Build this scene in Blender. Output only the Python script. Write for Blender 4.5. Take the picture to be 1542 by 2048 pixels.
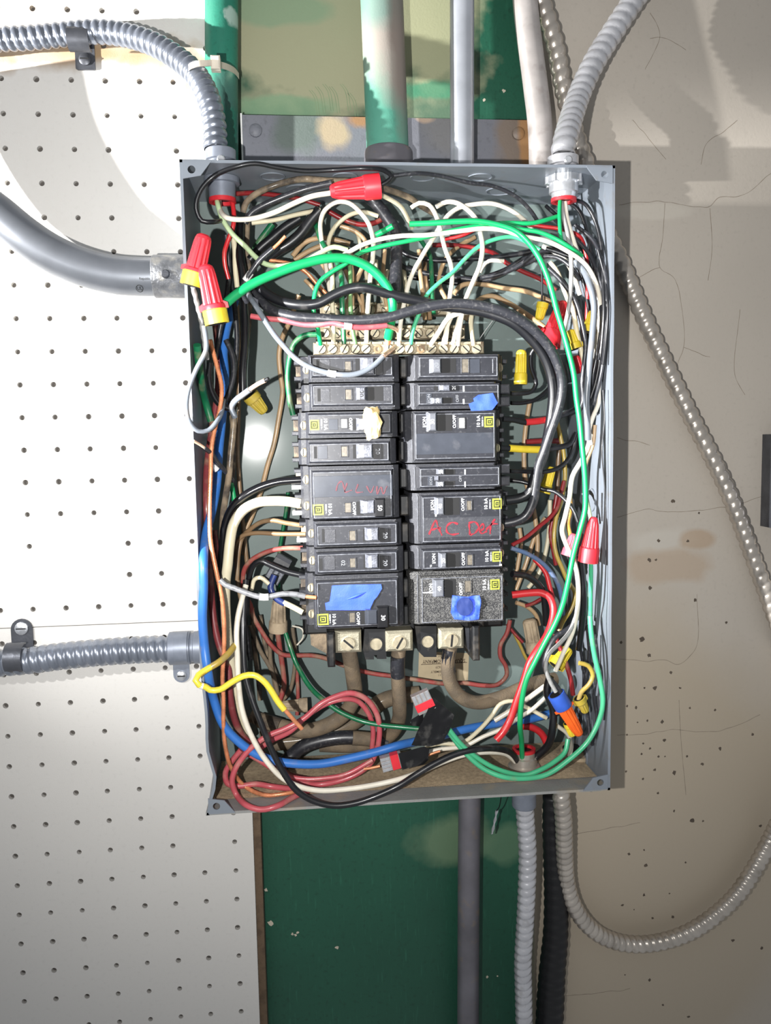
import bpy, bmesh, math, random
from mathutils import Vector, Matrix, noise

for o in list(bpy.data.objects):
    bpy.data.objects.remove(o)
scene = bpy.context.scene
COL = scene.collection
random.seed(7)

# ---------------------------------------------------------------- camera, world, lights, exposure
# Survey frame in millimetres: x along the wall, h out of the pegboard face, z up (pegboard hole grid = 25.4 mm).
RC = ((0.99466601, -0.10152559, -0.01822329), (-0.02790142, -0.09473859, -0.9951111), (0.09930279, 0.99031165, -0.09706596))
CAM = (215.98, -685.20, -319.78)
FPX = 1675.84


def V(x, h, z):
    return Vector(((x - 290) / 1000, -h / 1000, z / 1000 + 1.8))


cam_data = bpy.data.cameras.new('camera')
cam_data.sensor_fit = 'VERTICAL'
cam_data.sensor_height = 24
cam_data.lens = FPX / 2048 * 24
cam_data.clip_start = 0.01
cam = bpy.data.objects.new('camera', cam_data)
COL.objects.link(cam)
rx, ry, rz = (Vector(r) for r in RC)
mw = Matrix((rx, -ry, -rz)).transposed().to_4x4()
mw.translation = V(CAM[0], -CAM[1], CAM[2])
cam.matrix_world = mw
scene.camera = cam

scene.view_settings.view_transform = 'Standard'
scene.view_settings.look = 'None'
scene.view_settings.gamma = 1
scene.view_settings.use_curve_mapping = False
scene.view_settings.exposure = 0.0

world = bpy.data.worlds.new('world')
scene.world = world
world.use_nodes = True
bg = world.node_tree.nodes['Background']
bg.inputs['Color'].default_value = (0.93, 0.96, 1.0, 1)
bg.inputs['Strength'].default_value = 0.32


def spot(name, pos, aim, power, size, blend, radius, col):
    d = bpy.data.lights.new(name, 'SPOT')
    d.energy = power
    d.spot_size = math.radians(size)
    d.spot_blend = blend
    d.shadow_soft_size = radius
    d.color = col
    o = bpy.data.objects.new(name, d)
    COL.objects.link(o)
    a, b = V(*pos), V(*aim)
    o.location = a
    o.rotation_euler = (b - a).to_track_quat('-Z', 'Y').to_euler()
    return o


# phone torch beside the camera
spot('phone_torch', (148, 668, -335), (255, 0, -290), 19.0, 98, 1.0, 0.004, (1.0, 0.985, 0.96))
# hand lamp held out over the pegboard, its beam resting on the pegboard
spot('hand_lamp', (-240, 430, -290), (60, 0, -375), 12.0, 44, 1.0, 0.005, (1.0, 0.995, 0.99))
# extra spot added beside the hand lamp, a narrow beam to brighten the box interior
spot('added_box_spot', (-240, 445, -300), (400, 55, -325), 110.0, 38, 1.0, 0.005, (1.0, 0.995, 0.99))
# second lamp standing low by the pegboard, grazing across the wall
spot('work_lamp', (-520, 240, -140), (-60, 0, -85), 120.0, 44, 1.0, 0.006, (1.0, 0.985, 0.96))


# ---------------------------------------------------------------- helpers
def P(px, py, h):
    """pixel of the photograph at height h (mm) above the pegboard face -> survey point"""
    a, b = (px - 771) / FPX, (py - 1024) / FPX
    d = [RC[0][i] * a + RC[1][i] * b + RC[2][i] for i in range(3)]
    t = (-h - CAM[1]) / d[1]
    return (CAM[0] + t * d[0], h, CAM[2] + t * d[2])


def proj(x, h, z):
    d = (x - CAM[0], -h - CAM[1], z - CAM[2])
    c = [sum(RC[j][i] * d[i] for i in range(3)) for j in range(3)]
    return 771 + FPX * c[0] / c[2], 1024 + FPX * c[1] / c[2]


def mmpx(h):
    return (685.2 - h) / FPX


def lin(c):
    return tuple(((v / 255) / 12.92 if v / 255 <= 0.04045 else ((v / 255 + 0.055) / 1.055) ** 2.4) for v in c)


MATS = {}


def mat(name, col, rough=0.5, metal=0.0, dust=0.0, dcol=(150, 132, 108), dscale=90, var=0.12, vscale=140, bump=0.0, bscale=900, coat=0.0, spec=0.5, trans=0.0, alpha=1.0):
    m = bpy.data.materials.new(name)
    m.use_nodes = True
    nt = m.node_tree
    b = nt.nodes['Principled BSDF']
    b.inputs['Roughness'].default_value = rough
    b.inputs['Metallic'].default_value = metal
    b.inputs['Coat Weight'].default_value = coat
    b.inputs['Coat Roughness'].default_value = 0.12
    b.inputs['Specular IOR Level'].default_value = spec
    b.inputs['Transmission Weight'].default_value = trans
    b.inputs['Alpha'].default_value = alpha
    tc = nt.nodes.new('ShaderNodeTexCoord')
    src = tc.outputs['Object']

    def noi(scale, detail=4):
        n = nt.nodes.new('ShaderNodeTexNoise')
        n.inputs['Scale'].default_value = scale
        n.inputs['Detail'].default_value = detail
        nt.links.new(src, n.inputs['Vector'])
        return n.outputs['Fac']

    def ramp(fac, a, bq, ca, cb):
        r = nt.nodes.new('ShaderNodeValToRGB')
        r.color_ramp.elements[0].position = a
        r.color_ramp.elements[1].position = bq
        r.color_ramp.elements[0].color = ca
        r.color_ramp.elements[1].color = cb
        nt.links.new(fac, r.inputs['Fac'])
        return r.outputs['Color']

    L = lin(col)
    lo = tuple(max(0, v * (1 - var)) for v in L) + (1,)
    hi = tuple(min(1, v * (1 + var)) for v in L) + (1,)
    cout = ramp(noi(vscale), 0.3, 0.7, lo, hi)
    if dust > 0:
        mx = nt.nodes.new('ShaderNodeMix')
        mx.data_type = 'RGBA'
        f = ramp(noi(dscale, 6), 0.62 - dust * 0.5, 0.78 - dust * 0.4, (0, 0, 0, 1), (min(1, 0.35 + dust),) * 3 + (1,))
        nt.links.new(f, mx.inputs['Factor'])
        nt.links.new(cout, mx.inputs[6])
        mx.inputs[7].default_value = lin(dcol) + (1,)
        cout = mx.outputs[2]
    nt.links.new(cout, b.inputs['Base Color'])
    if bump > 0:
        bp = nt.nodes.new('ShaderNodeBump')
        bp.inputs['Strength'].default_value = bump
        bp.inputs['Distance'].default_value = 0.001
        nt.links.new(noi(bscale), bp.inputs['Height'])
        nt.links.new(bp.outputs['Normal'], b.inputs['Normal'])
    MATS[name] = m
    return m


class MB:
    """collects vertices (survey mm) and faces"""

    def __init__(s):
        s.v, s.f = [], []

    def add(s, vs, fs):
        n = len(s.v)
        s.v += [tuple(p) for p in vs]
        s.f += [tuple(i + n for i in f) for f in fs]
        return s

    def box(s, x0, x1, h0, h1, z0, z1, ch=0.0):
        """box; ch chamfers the edges of the face towards the room"""
        x0, x1 = min(x0, x1), max(x0, x1)
        z0, z1 = min(z0, z1), max(z0, z1)
        r0 = [(x0, h0, z0), (x1, h0, z0), (x1, h0, z1), (x0, h0, z1)]
        if ch <= 0:
            r1 = [(x0, h1, z0), (x1, h1, z0), (x1, h1, z1), (x0, h1, z1)]
            return s.add(r0 + r1, [(3, 2, 1, 0), (4, 5, 6, 7)] + [(i, (i + 1) % 4, 4 + (i + 1) % 4, 4 + i) for i in range(4)])
        r1 = [(p[0], h1 - ch, p[2]) for p in r0]
        r2 = [(x0 + ch, h1, z0 + ch), (x1 - ch, h1, z0 + ch), (x1 - ch, h1, z1 - ch), (x0 + ch, h1, z1 - ch)]
        fs = [(3, 2, 1, 0), (8, 9, 10, 11)]
        for k in (0, 4):
            fs += [(k + i, k + (i + 1) % 4, k + 4 + (i + 1) % 4, k + 4 + i) for i in range(4)]
        return s.add(r0 + r1 + r2, fs)

    def pbox(s, px0, py0, px1, py1, h0, h1, ch=0.0):
        xm, ym = (px0 + px1) / 2, (py0 + py1) / 2
        return s.box(P(px0, ym, h1)[0], P(px1, ym, h1)[0], h0, h1, P(xm, py0, h1)[2], P(xm, py1, h1)[2], ch)

    def prism(s, pts, h0, h1):
        """polygon of (x, z) pairs, extruded along h"""
        n = len(pts)
        a = sum(pts[i][0] * pts[(i + 1) % n][1] - pts[(i + 1) % n][0] * pts[i][1] for i in range(n))
        if a < 0:
            pts = pts[::-1]
        vs = [(x, h0, z) for x, z in pts] + [(x, h1, z) for x, z in pts]
        fs = [tuple(range(n - 1, -1, -1)), tuple(range(n, 2 * n))] + [(i, (i + 1) % n, n + (i + 1) % n, n + i) for i in range(n)]
        return s.add(vs, fs)

    def pprism(s, pxs, h0, h1):
        q = [P(x, y, h1) for x, y in pxs]
        return s.prism([(p[0], p[2]) for p in q], h0, h1)

    def revolve(s, a, b, prof, n=16, rib=0.0, nrib=0, caps=True):
        """profile [(t along a->b 0..1, radius mm)] turned about the axis a->b"""
        a, b = Vector(a), Vector(b)
        ax = (b - a).normalized()
        u = ax.orthogonal().normalized()
        w = ax.cross(u)
        vs, fs = [], []
        for q in prof:
            t, r = q[0], q[1]
            rb = q[2] if len(q) > 2 else 0
            c = a.lerp(b, t)
            for k in range(n):
                an = 2 * math.pi * k / n
                rr = r * (1 + (rb if (nrib and (k * nrib // n) % 2) else 0))
                vs.append(c + u * (rr * math.cos(an)) + w * (rr * math.sin(an)))
        m = len(prof)
        for i in range(m - 1):
            for k in range(n):
                fs.append((i * n + k, i * n + (k + 1) % n, (i + 1) * n + (k + 1) % n, (i + 1) * n + k))
        if caps:
            fs.append(tuple(range(n - 1, -1, -1)))
            fs.append(tuple((m - 1) * n + k for k in range(n)))
        return s.add(vs, fs)

    def cyl(s, a, b, r, n=16):
        return s.revolve(a, b, [(0, r), (1, r)], n)

    def ring(s, a, b, ro, ri, n=20):
        return s.revolve(a, b, [(0, ri), (0, ro), (1, ro), (1, ri), (0, ri)], n, caps=False)

    def tube(s, pts, rad, n=10, lobes=0, twist=0.0, flat=None):
        """tube along a polyline of Vectors (mm); rad = number or list"""
        m = len(pts)
        vs, fs = [], []
        t0 = (pts[1] - pts[0]).normalized()
        u = t0.orthogonal().normalized()
        L = 0.0
        for i in range(m):
            t = (pts[min(i + 1, m - 1)] - pts[max(i - 1, 0)]).normalized()
            u = (u - t * u.dot(t)).normalized()
            w = t.cross(u)
            if i:
                L += (pts[i] - pts[i - 1]).length
            r = rad[i] if isinstance(rad, list) else rad
            for k in range(n):
                an = 2 * math.pi * k / n
                if callable(r):
                    rr = r(an)
                else:
                    rr = r
                if lobes:
                    rr = rr * (0.72 + 0.28 * abs(math.cos(lobes * 0.5 * (an + L * twist))))
                vs.append(pts[i] + u * (rr * math.cos(an)) + w * (rr * math.sin(an)))
        for i in range(m - 1):
            for k in range(n):
                fs.append((i * n + k, i * n + (k + 1) % n, (i + 1) * n + (k + 1) % n, (i + 1) * n + k))
        fs.append(tuple(range(n - 1, -1, -1)))
        fs.append(tuple((m - 1) * n + k for k in range(n)))
        return s.add(vs, fs)

    def build(s, name, m, parent=None, smooth=None, label=None):
        ws = [V(*p) for p in s.v]
        if parent is None:
            lo = Vector([min(p[i] for p in ws) for i in range(3)])
            hi = Vector([max(p[i] for p in ws) for i in range(3)])
            org = (lo + hi) / 2
        else:
            org = WLOC[parent.name]
        me = bpy.data.meshes.new(name)
        me.from_pydata([p - org for p in ws], [], s.f)
        me.materials.append(MATS[m] if isinstance(m, str) else m)
        if smooth is not None:
            me.shade_smooth()
            if smooth < 180:
                me.set_sharp_from_angle(angle=math.radians(smooth))
        o = bpy.data.objects.new(name, me)
        COL.objects.link(o)
        if parent is None:
            o.location = org
        else:
            o.parent = parent
        WLOC[o.name] = org
        if label:
            o['label'] = label
        return o


WLOC = {}


def tag(o, label, cat, group=None):
    o['label'] = label
    o['category'] = cat
    if group:
        o['group'] = group
    return o


def thing(name, label, cat, at, group=None):
    o = bpy.data.objects.new(name, None)
    o.empty_display_size = 0.01
    COL.objects.link(o)
    o.location = V(*at)
    WLOC[o.name] = o.location.copy()
    return tag(o, label, cat, group)


def structure(o):
    o['kind'] = 'structure'
    return o


def path(spec, step=3.0):
    """'px,py,h px,py px,py,h ...' -> smooth polyline; h is interpolated where left out"""
    raw = [tuple(float(v) for v in q.split(',')) for q in spec.split()]
    hs = [(i, q[2]) for i, q in enumerate(raw) if len(q) > 2]
    pts = []
    for i, q in enumerate(raw):
        lo = [a for a in hs if a[0] <= i]
        hi = [a for a in hs if a[0] >= i]
        if lo and hi:
            a, b = lo[-1], hi[0]
            h = a[1] if a[0] == b[0] else a[1] + (b[1] - a[1]) * (i - a[0]) / (b[0] - a[0])
        else:
            h = lo[-1][1] if lo else hi[0][1]
        pts.append(Vector(P(q[0], q[1], h)))
    return smooth_path(pts, step)


def smooth_path(pts, step=3.0):
    out = []
    n = len(pts)
    for i in range(n - 1):
        p1, p2 = pts[i], pts[i + 1]
        p0 = pts[i - 1] if i else p1 * 2 - p2
        p3 = pts[i + 2] if i + 2 < n else p2 * 2 - p1
        d = (p2 - p1).length
        t0 = 0.0
        t1 = t0 + max(1e-3, (p1 - p0).length) ** 0.5
        t2 = t1 + max(1e-3, d) ** 0.5
        t3 = t2 + max(1e-3, (p3 - p2).length) ** 0.5
        k = max(1, int(round(d / step)))
        for j in range(k):
            t = t1 + (t2 - t1) * j / k
            a1 = p0 * ((t1 - t) / (t1 - t0)) + p1 * ((t - t0) / (t1 - t0))
            a2 = p1 * ((t2 - t) / (t2 - t1)) + p2 * ((t - t1) / (t2 - t1))
            a3 = p2 * ((t3 - t) / (t3 - t2)) + p3 * ((t - t2) / (t3 - t2))
            b1 = a1 * ((t2 - t) / (t2 - t0)) + a2 * ((t - t0) / (t2 - t0))
            b2 = a2 * ((t3 - t) / (t3 - t1)) + a3 * ((t - t1) / (t3 - t1))
            out.append(b1 * ((t2 - t) / (t2 - t1)) + b2 * ((t - t1) / (t2 - t1)))
    out.append(pts[-1].copy())
    return out


def resample(pts, step):
    out = [pts[0].copy()]
    acc = 0.0
    for i in range(1, len(pts)):
        a, b = pts[i - 1], pts[i]
        d = (b - a).length
        while acc + d >= step:
            t = (step - acc) / d
            a = a.lerp(b, t)
            out.append(a.copy())
            d = (b - a).length
            acc = 0.0
        acc += d
    return out


def flat_text(s, px, py, h, size_px, rot, m, parent, name='printing', bold=0.0, sx=1.0, hf=None):
    """flat printed lettering centred at a pixel; rot degrees clockwise as seen from the room"""
    cu = bpy.data.curves.new('printing', 'FONT')
    cu.body = s
    cu.size = 1.0
    cu.align_x = 'CENTER'
    cu.align_y = 'CENTER'
    cu.offset = bold
    cu.resolution_u = 2
    to = bpy.data.objects.new('printing', cu)
    COL.objects.link(to)
    dg = bpy.context.evaluated_depsgraph_get()
    dg.update()
    me0 = bpy.data.meshes.new_from_object(to.evaluated_get(dg))
    c = P(px, py, h)
    k = size_px * mmpx(h) / 0.70
    an = math.radians(-rot)
    ca, sa = math.cos(an), math.sin(an)
    mb = MB()
    vs = []
    for v in me0.vertices:
        x, y = v.co.x * k * sx, v.co.y * k
        q = (c[0] + x * ca - y * sa, c[2] + x * sa + y * ca)
        vs.append((q[0], hf(*q) if hf else h + 0.12, q[1]))
    mb.add(vs, [tuple(p.vertices) for p in me0.polygons])
    bpy.data.objects.remove(to)
    bpy.data.curves.remove(cu)
    bpy.data.meshes.remove(me0)
    return mb.build(name, m, parent)


def ribbon_ink(spec, h, w_px, m, parent, name='handwriting'):
    """flat pen strokes: list of pixel polylines"""
    mb = MB()
    for st in spec:
        pts = smooth_path([Vector(P(x, y, h + 0.15)) for x, y in st], 0.8)
        r = w_px * mmpx(h) / 2
        vs, fs = [], []
        for i, p in enumerate(pts):
            t = (pts[min(i + 1, len(pts) - 1)] - pts[max(i - 1, 0)])
            nrm = Vector((-t.z, 0, t.x)).normalized() * (r * (0.8 + 0.3 * math.sin(i * 0.9)))
            vs += [p + nrm, p - nrm]
        fs = [(2 * i, 2 * i + 1, 2 * i + 3, 2 * i + 2) for i in range(len(pts) - 1)]
        mb.add(vs, fs)
    return mb.build(name, m, parent)


def sheet(name, m, poly, h, thick=0.25, crease=0.6, scale=0.12, cuts=4, parent=None, seed=0.0, curl=None):
    """thin sheet (tape, sticker) with its own thickness and creases; poly in pixels"""
    bm = bmesh.new()
    vs = [bm.verts.new(P(x, y, h)) for x, y in poly]
    bm.faces.new(vs)
    bmesh.ops.triangulate(bm, faces=bm.faces[:])
    for _ in range(cuts):
        es = [e for e in bm.edges if e.calc_length() > 2.2]
        if es:
            bmesh.ops.subdivide_edges(bm, edges=es, cuts=1)
            bmesh.ops.triangulate(bm, faces=bm.faces[:])
    mb = MB()
    bm.verts.index_update()
    top, bot = [], []
    for v in bm.verts:
        x, hh, z = v.co
        n = noise.noise(Vector((x * scale, z * scale, seed))) + 0.5 * abs(noise.noise(Vector((x * scale * 2.3, z * scale * 2.3, seed + 9))))
        d = crease * (n + 0.6)
        if curl:
            d += curl(x, z)
        top.append((x, hh + max(d, 0.0) + thick, z))
        bot.append((x, hh + max(d, 0.0), z))
    n = len(top)
    fs = []
    for f in bm.faces:
        idx = [v.index for v in f.verts]
        nn = f.normal
        if nn.y < 0:
            idx = idx[::-1]
        fs.append(tuple(idx))
        fs.append(tuple(i + n for i in reversed(idx)))
    for e in bm.edges:
        if len(e.link_faces) == 1:
            a, b = e.verts[0].index, e.verts[1].index
            fs.append((a, b, b + n, a + n))
    bm.free()
    mb.add(top + bot, fs)
    return mb.build(name, m, parent, smooth=60)


# ---------------------------------------------------------------- materials
def wiremat(name, col, dust=0.0, rough=0.38, **k):
    return mat(name, col, rough=rough, dust=dust, coat=k.pop('coat', 0.15), var=0.10, vscale=60, **k)


wiremat('green', (14, 150, 88))
wiremat('green_dark', (20, 104, 66), dust=0.18)
wiremat('green_pale', (70, 176, 128), dust=0.1)
wiremat('green_light', (176, 196, 152), dust=0.15)
wiremat('green_olive', (92, 132, 84), dust=0.25)
wiremat('white', (226, 219, 203), dust=0.08, dcol=(185, 168, 140))
wiremat('cream', (212, 203, 174), dust=0.1, dcol=(170, 155, 125))
wiremat('tan', (182, 152, 116), dust=0.25)
wiremat('brown', (132, 106, 78), dust=0.25)
wiremat('dusty', (122, 107, 87), dust=0.4, dcol=(96, 86, 73), rough=0.8, bump=0.4)
wiremat('dusty_dark', (70, 62, 54), dust=0.45, rough=0.75, bump=0.4)
wiremat('dusty_red', (150, 66, 62), dust=0.35, rough=0.6)
wiremat('black', (20, 21, 25), dust=0.05, dcol=(90, 88, 86))
wiremat('black_worn', (40, 41, 46), dust=0.16, dcol=(96, 95, 95), dscale=420)
wiremat('black_glossy', (14, 14, 17), rough=0.22, coat=0.5)
wiremat('grey', (108, 114, 122), dust=0.1, rough=0.32)
wiremat('grey_pale', (150, 150, 148), dust=0.2, dcol=(110, 108, 104), dscale=300)
wiremat('grey_taped', (120, 121, 124), dust=0.3, dcol=(70, 70, 72), dscale=350)
wiremat('red', (196, 38, 44), dust=0.06)
wiremat('red_dark', (134, 32, 36), dust=0.15)
wiremat('pink', (188, 84, 92), dust=0.2, dcol=(190, 140, 128))
wiremat('maroon', (122, 52, 56), dust=0.2)
wiremat('blue', (52, 112, 190), dust=0.06)
wiremat('blue_grey', (82, 104, 138), dust=0.1)
wiremat('blue_dark', (34, 52, 110), rough=0.5)
wiremat('yellow', (232, 212, 66), dust=0.08, dcol=(200, 180, 120))
wiremat('yellow_dull', (176, 150, 66), dust=0.2)
wiremat('orange_dull', (196, 146, 60), dust=0.15)
mat('copper', (226, 146, 104), rough=0.34, metal=0.35, var=0.25, vscale=200)
mat('copper_pale', (222, 184, 158), rough=0.35, metal=0.3, var=0.25, vscale=200)
mat('tape_white', (228, 228, 226), rough=0.5)
mat('nut_red', (214, 44, 56), rough=0.42, var=0.08)
mat('nut_pink', (222, 84, 98), rough=0.45, var=0.08)
mat('nut_yellow', (222, 196, 52), rough=0.45, var=0.1)
mat('nut_yellow_dull', (180, 158, 58), rough=0.5, dust=0.1)
mat('nut_dusty', (176, 158, 132), rough=0.8, dust=0.3, dcol=(96, 84, 70), bump=0.3)
mat('nut_orange', (236, 98, 30), rough=0.42)
mat('nut_blue', (52, 92, 190), rough=0.42)
mat('conduit_black', (14, 14, 17), rough=0.5, bump=0.1)
mat('galvanised', (206, 206, 210), rough=0.3, metal=0.6, var=0.14, vscale=70, dust=0.08, dcol=(120, 112, 104))
mat('galvanised_warm', (192, 184, 174), rough=0.3, metal=0.65, var=0.14, vscale=70, dust=0.12, dcol=(120, 108, 92))
mat('galvanised_blue', (142, 148, 160), rough=0.3, metal=0.75, var=0.16, vscale=60)
mat('steel_dark', (84, 86, 92), rough=0.4, metal=0.6, var=0.25, vscale=60, bump=0.15, bscale=400)
mat('emt', (182, 186, 194), rough=0.33, metal=0.45, var=0.12, vscale=40)
mat('emt_elbow', (136, 140, 147), rough=0.34, metal=0.75, var=0.12, vscale=40)
mat('emt_dull', (172, 166, 163), rough=0.5, metal=0.2, var=0.18, vscale=50, dust=0.15, dcol=(120, 108, 100))
mat('emt_grey', (118, 116, 122), rough=0.5, metal=0.5, var=0.2, vscale=30, dust=0.12)
mat('connector_grey', (128, 134, 146), rough=0.42, metal=0.35, var=0.1)
mat('bright_metal', (214, 216, 220), rough=0.28, metal=0.75, var=0.15, vscale=250)
mat('screw_metal', (178, 168, 144), rough=0.4, metal=0.55, var=0.2, vscale=300)
mat('bar_metal', (150, 140, 118), rough=0.5, metal=0.3, var=0.2, vscale=200, dust=0.3, dcol=(120, 98, 76), dscale=160, bump=0.3)
mat('lug_metal', (168, 162, 142), rough=0.42, metal=0.5, var=0.14, vscale=260, bump=0.2)
mat('brass', (196, 182, 60), rough=0.35, metal=0.6)
mat('box_grey', (124, 131, 140), rough=0.42, metal=0.1, var=0.06, vscale=30, dust=0.05, dcol=(120, 112, 100), bump=0.05, bscale=300)
mat('box_back', (108, 121, 118), rough=0.5, metal=0.0, var=0.06, vscale=30, bump=0.10, bscale=1500, coat=0.12, spec=0.3)
mat('box_dusty', (140, 140, 138), rough=0.6, metal=0.05, var=0.1, vscale=60, dust=0.2, dcol=(170, 152, 124), dscale=50, bump=0.25, bscale=600)
mat('breaker', (50, 51, 56), rough=0.42, var=0.15, vscale=200, dust=0.14, dcol=(88, 88, 90), dscale=520, bump=0.1, bscale=1200)
mat('breaker_face', (40, 41, 46), rough=0.32, var=0.12, vscale=200, dust=0.10, dcol=(88, 88, 90), dscale=520)
mat('breaker_dust', (34, 34, 36), rough=0.6, var=0.15, dust=0.34, dcol=(112, 111, 108), dscale=1300, bump=0.7, bscale=1600)
mat('breaker_glossy', (56, 59, 66), rough=0.22, var=0.1, dust=0.06, dcol=(100, 100, 104))
mat('handle_black', (18, 18, 21), rough=0.3)
mat('handle_worn', (92, 94, 102), rough=0.35, var=0.45, vscale=420, bump=0.2)
mat('edge_worn', (98, 100, 106), rough=0.45, var=0.5, vscale=260)
mat('handle_highlight', (140, 142, 150), rough=0.35, var=0.3, vscale=420)
mat('handle_grey', (92, 94, 100), rough=0.4, var=0.15, vscale=300)
mat('slot_dark', (8, 8, 10), rough=0.6)
mat('window_pale', (176, 176, 166), rough=0.35, var=0.2, vscale=500)
mat('window_dim', (98, 92, 82), rough=0.35, var=0.25, vscale=500)
mat('ink_white', (224, 226, 228), rough=0.6)
mat('ink_dim', (118, 120, 124), rough=0.6)
mat('ink_black', (16, 16, 16), rough=0.6)
mat('ink_brown', (74, 60, 46), rough=0.7)
mat('ink_red', (118, 16, 32), rough=0.6, var=0.2)
mat('ink_red_faded', (86, 42, 50), rough=0.6, var=0.2)
mat('logo_yellow', (206, 220, 60), rough=0.5)
mat('plastic_black', (22, 23, 25), rough=0.42, dust=0.15, dcol=(96, 90, 82))
mat('tape_blue', (52, 84, 214), rough=0.55, var=0.08, vscale=120, bump=0.1)
mat('tape_black', (17, 17, 19), rough=0.28, dust=0.08, dcol=(110, 108, 104))
mat('tape_masking', (232, 204, 142), rough=0.7, var=0.1, vscale=200)
mat('sticker_tan', (186, 170, 140), rough=0.7, var=0.06)
mat('sticker_white', (232, 232, 228), rough=0.5)
mat('clear_plastic', (196, 190, 188), rough=0.18, trans=0.55, spec=0.6)
mat('nylon', (214, 204, 188), rough=0.45)
mat('bushing_red', (190, 40, 48), rough=0.4)
mat('wood_edge', (112, 92, 72), rough=0.85, var=0.35, vscale=90, dust=0.3, dcol=(60, 46, 36), bump=0.4)
mat('peg_back', (92, 88, 84), rough=0.9)


# ---------------------------------------------------------------- the setting: walls
def surface_mat(name, base, patches=(), rough=0.7, fine=0.08, blot=0.10, bump=0.12, bscale=700, streak=0.0, soft=0.4):
    """wall paint; patches = [(x, z, rx, rz, colour, strength, noise scale)] are stains, worn paint and painted light with a place of their own"""
    m = bpy.data.materials.new(name)
    m.use_nodes = True
    nt = m.node_tree
    b = nt.nodes['Principled BSDF']
    b.inputs['Roughness'].default_value = rough
    geo = nt.nodes.new('ShaderNodeNewGeometry')
    pos = geo.outputs['Position']

    def node(t, **k):
        n = nt.nodes.new(t)
        for a, v in k.items():
            setattr(n, a, v)
        return n

    def noi(scale, detail, stretch=None):
        n = node('ShaderNodeTexNoise')
        n.inputs['Scale'].default_value = scale
        n.inputs['Detail'].default_value = detail
        if stretch:
            mp = node('ShaderNodeMapping')
            mp.inputs['Scale'].default_value = stretch
            nt.links.new(pos, mp.inputs['Vector'])
            nt.links.new(mp.outputs['Vector'], n.inputs['Vector'])
        else:
            nt.links.new(pos, n.inputs['Vector'])
        return n.outputs['Fac']

    def mix(fac, a, c):
        x = node('ShaderNodeMix', data_type='RGBA')
        if isinstance(fac, float):
            x.inputs['Factor'].default_value = fac
        else:
            nt.links.new(fac, x.inputs['Factor'])
        for i, v in ((6, a), (7, c)):
            if isinstance(v, tuple):
                x.inputs[i].default_value = v
            else:
                nt.links.new(v, x.inputs[i])
        return x.outputs[2]

    def ramp01(fac, a, c):
        r = node('ShaderNodeMapRange', clamp=True)
        r.inputs['From Min'].default_value = a
        r.inputs['From Max'].default_value = c
        nt.links.new(fac, r.inputs['Value'])
        return r.outputs['Result']

    L = lin(base)
    col = mix(ramp01(noi(6, 5), 0.3, 0.7), tuple(v * (1 - blot) for v in L) + (1,), tuple(min(1, v * (1 + blot)) for v in L) + (1,))
    dark = tuple(v * (1 - fine * 3) for v in L) + (1,)
    col = mix(ramp01(noi(260, 3), 0.56, 0.80), col, dark)
    if streak > 0:
        lite = tuple(min(1, v * 1.9 + 0.01) for v in L) + (1,)
        s = ramp01(noi(60, 4, (8, 1, 0.9)), 0.60, 0.80)
        mm = node('ShaderNodeMath', operation='MULTIPLY')
        nt.links.new(s, mm.inputs[0])
        mm.inputs[1].default_value = streak
        col = mix(mm.outputs[0], col, lite)
    for (x, z, rx_, rz_, c, st, ns) in patches:
        cpos = V(x, 0, z)
        mp = node('ShaderNodeVectorMath', operation='SUBTRACT')
        nt.links.new(pos, mp.inputs[0])
        mp.inputs[1].default_value = (cpos.x, 0, cpos.z)
        sc = node('ShaderNodeVectorMath', operation='MULTIPLY')
        nt.links.new(mp.outputs[0], sc.inputs[0])
        sc.inputs[1].default_value = (1000 / rx_, 0, 1000 / rz_)
        ab = node('ShaderNodeVectorMath', operation='LENGTH')
        nt.links.new(sc.outputs[0], ab.inputs[0])
        wob = node('ShaderNodeMath', operation='MULTIPLY_ADD')
        nt.links.new(noi(ns, 6), wob.inputs[0])
        wob.inputs[1].default_value = 1.5
        nt.links.new(ab.outputs['Value'], wob.inputs[2])
        f = node('ShaderNodeMapRange', clamp=True)
        f.inputs['From Min'].default_value = 1.55
        f.inputs['From Max'].default_value = 1.55 + soft
        f.inputs['To Min'].default_value = st
        f.inputs['To Max'].default_value = 0.0
        nt.links.new(wob.outputs[0], f.inputs['Value'])
        col = mix(f.outputs['Result'], col, lin(c) + (1,))
    nt.links.new(col, b.inputs['Base Color'])
    bp = node('ShaderNodeBump')
    bp.inputs['Strength'].default_value = bump
    bp.inputs['Distance'].default_value = 0.001
    nt.links.new(noi(bscale, 3), bp.inputs['Height'])
    nt.links.new(bp.outputs['Normal'], b.inputs['Normal'])
    MATS[name] = m
    return m


def patch(px, py, rxp, rzp, c, st, ns=30, h=0):
    q = P(px, py, h)
    return (q[0], q[2], rxp * mmpx(h), rzp * mmpx(h), c, st, ns)


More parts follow.
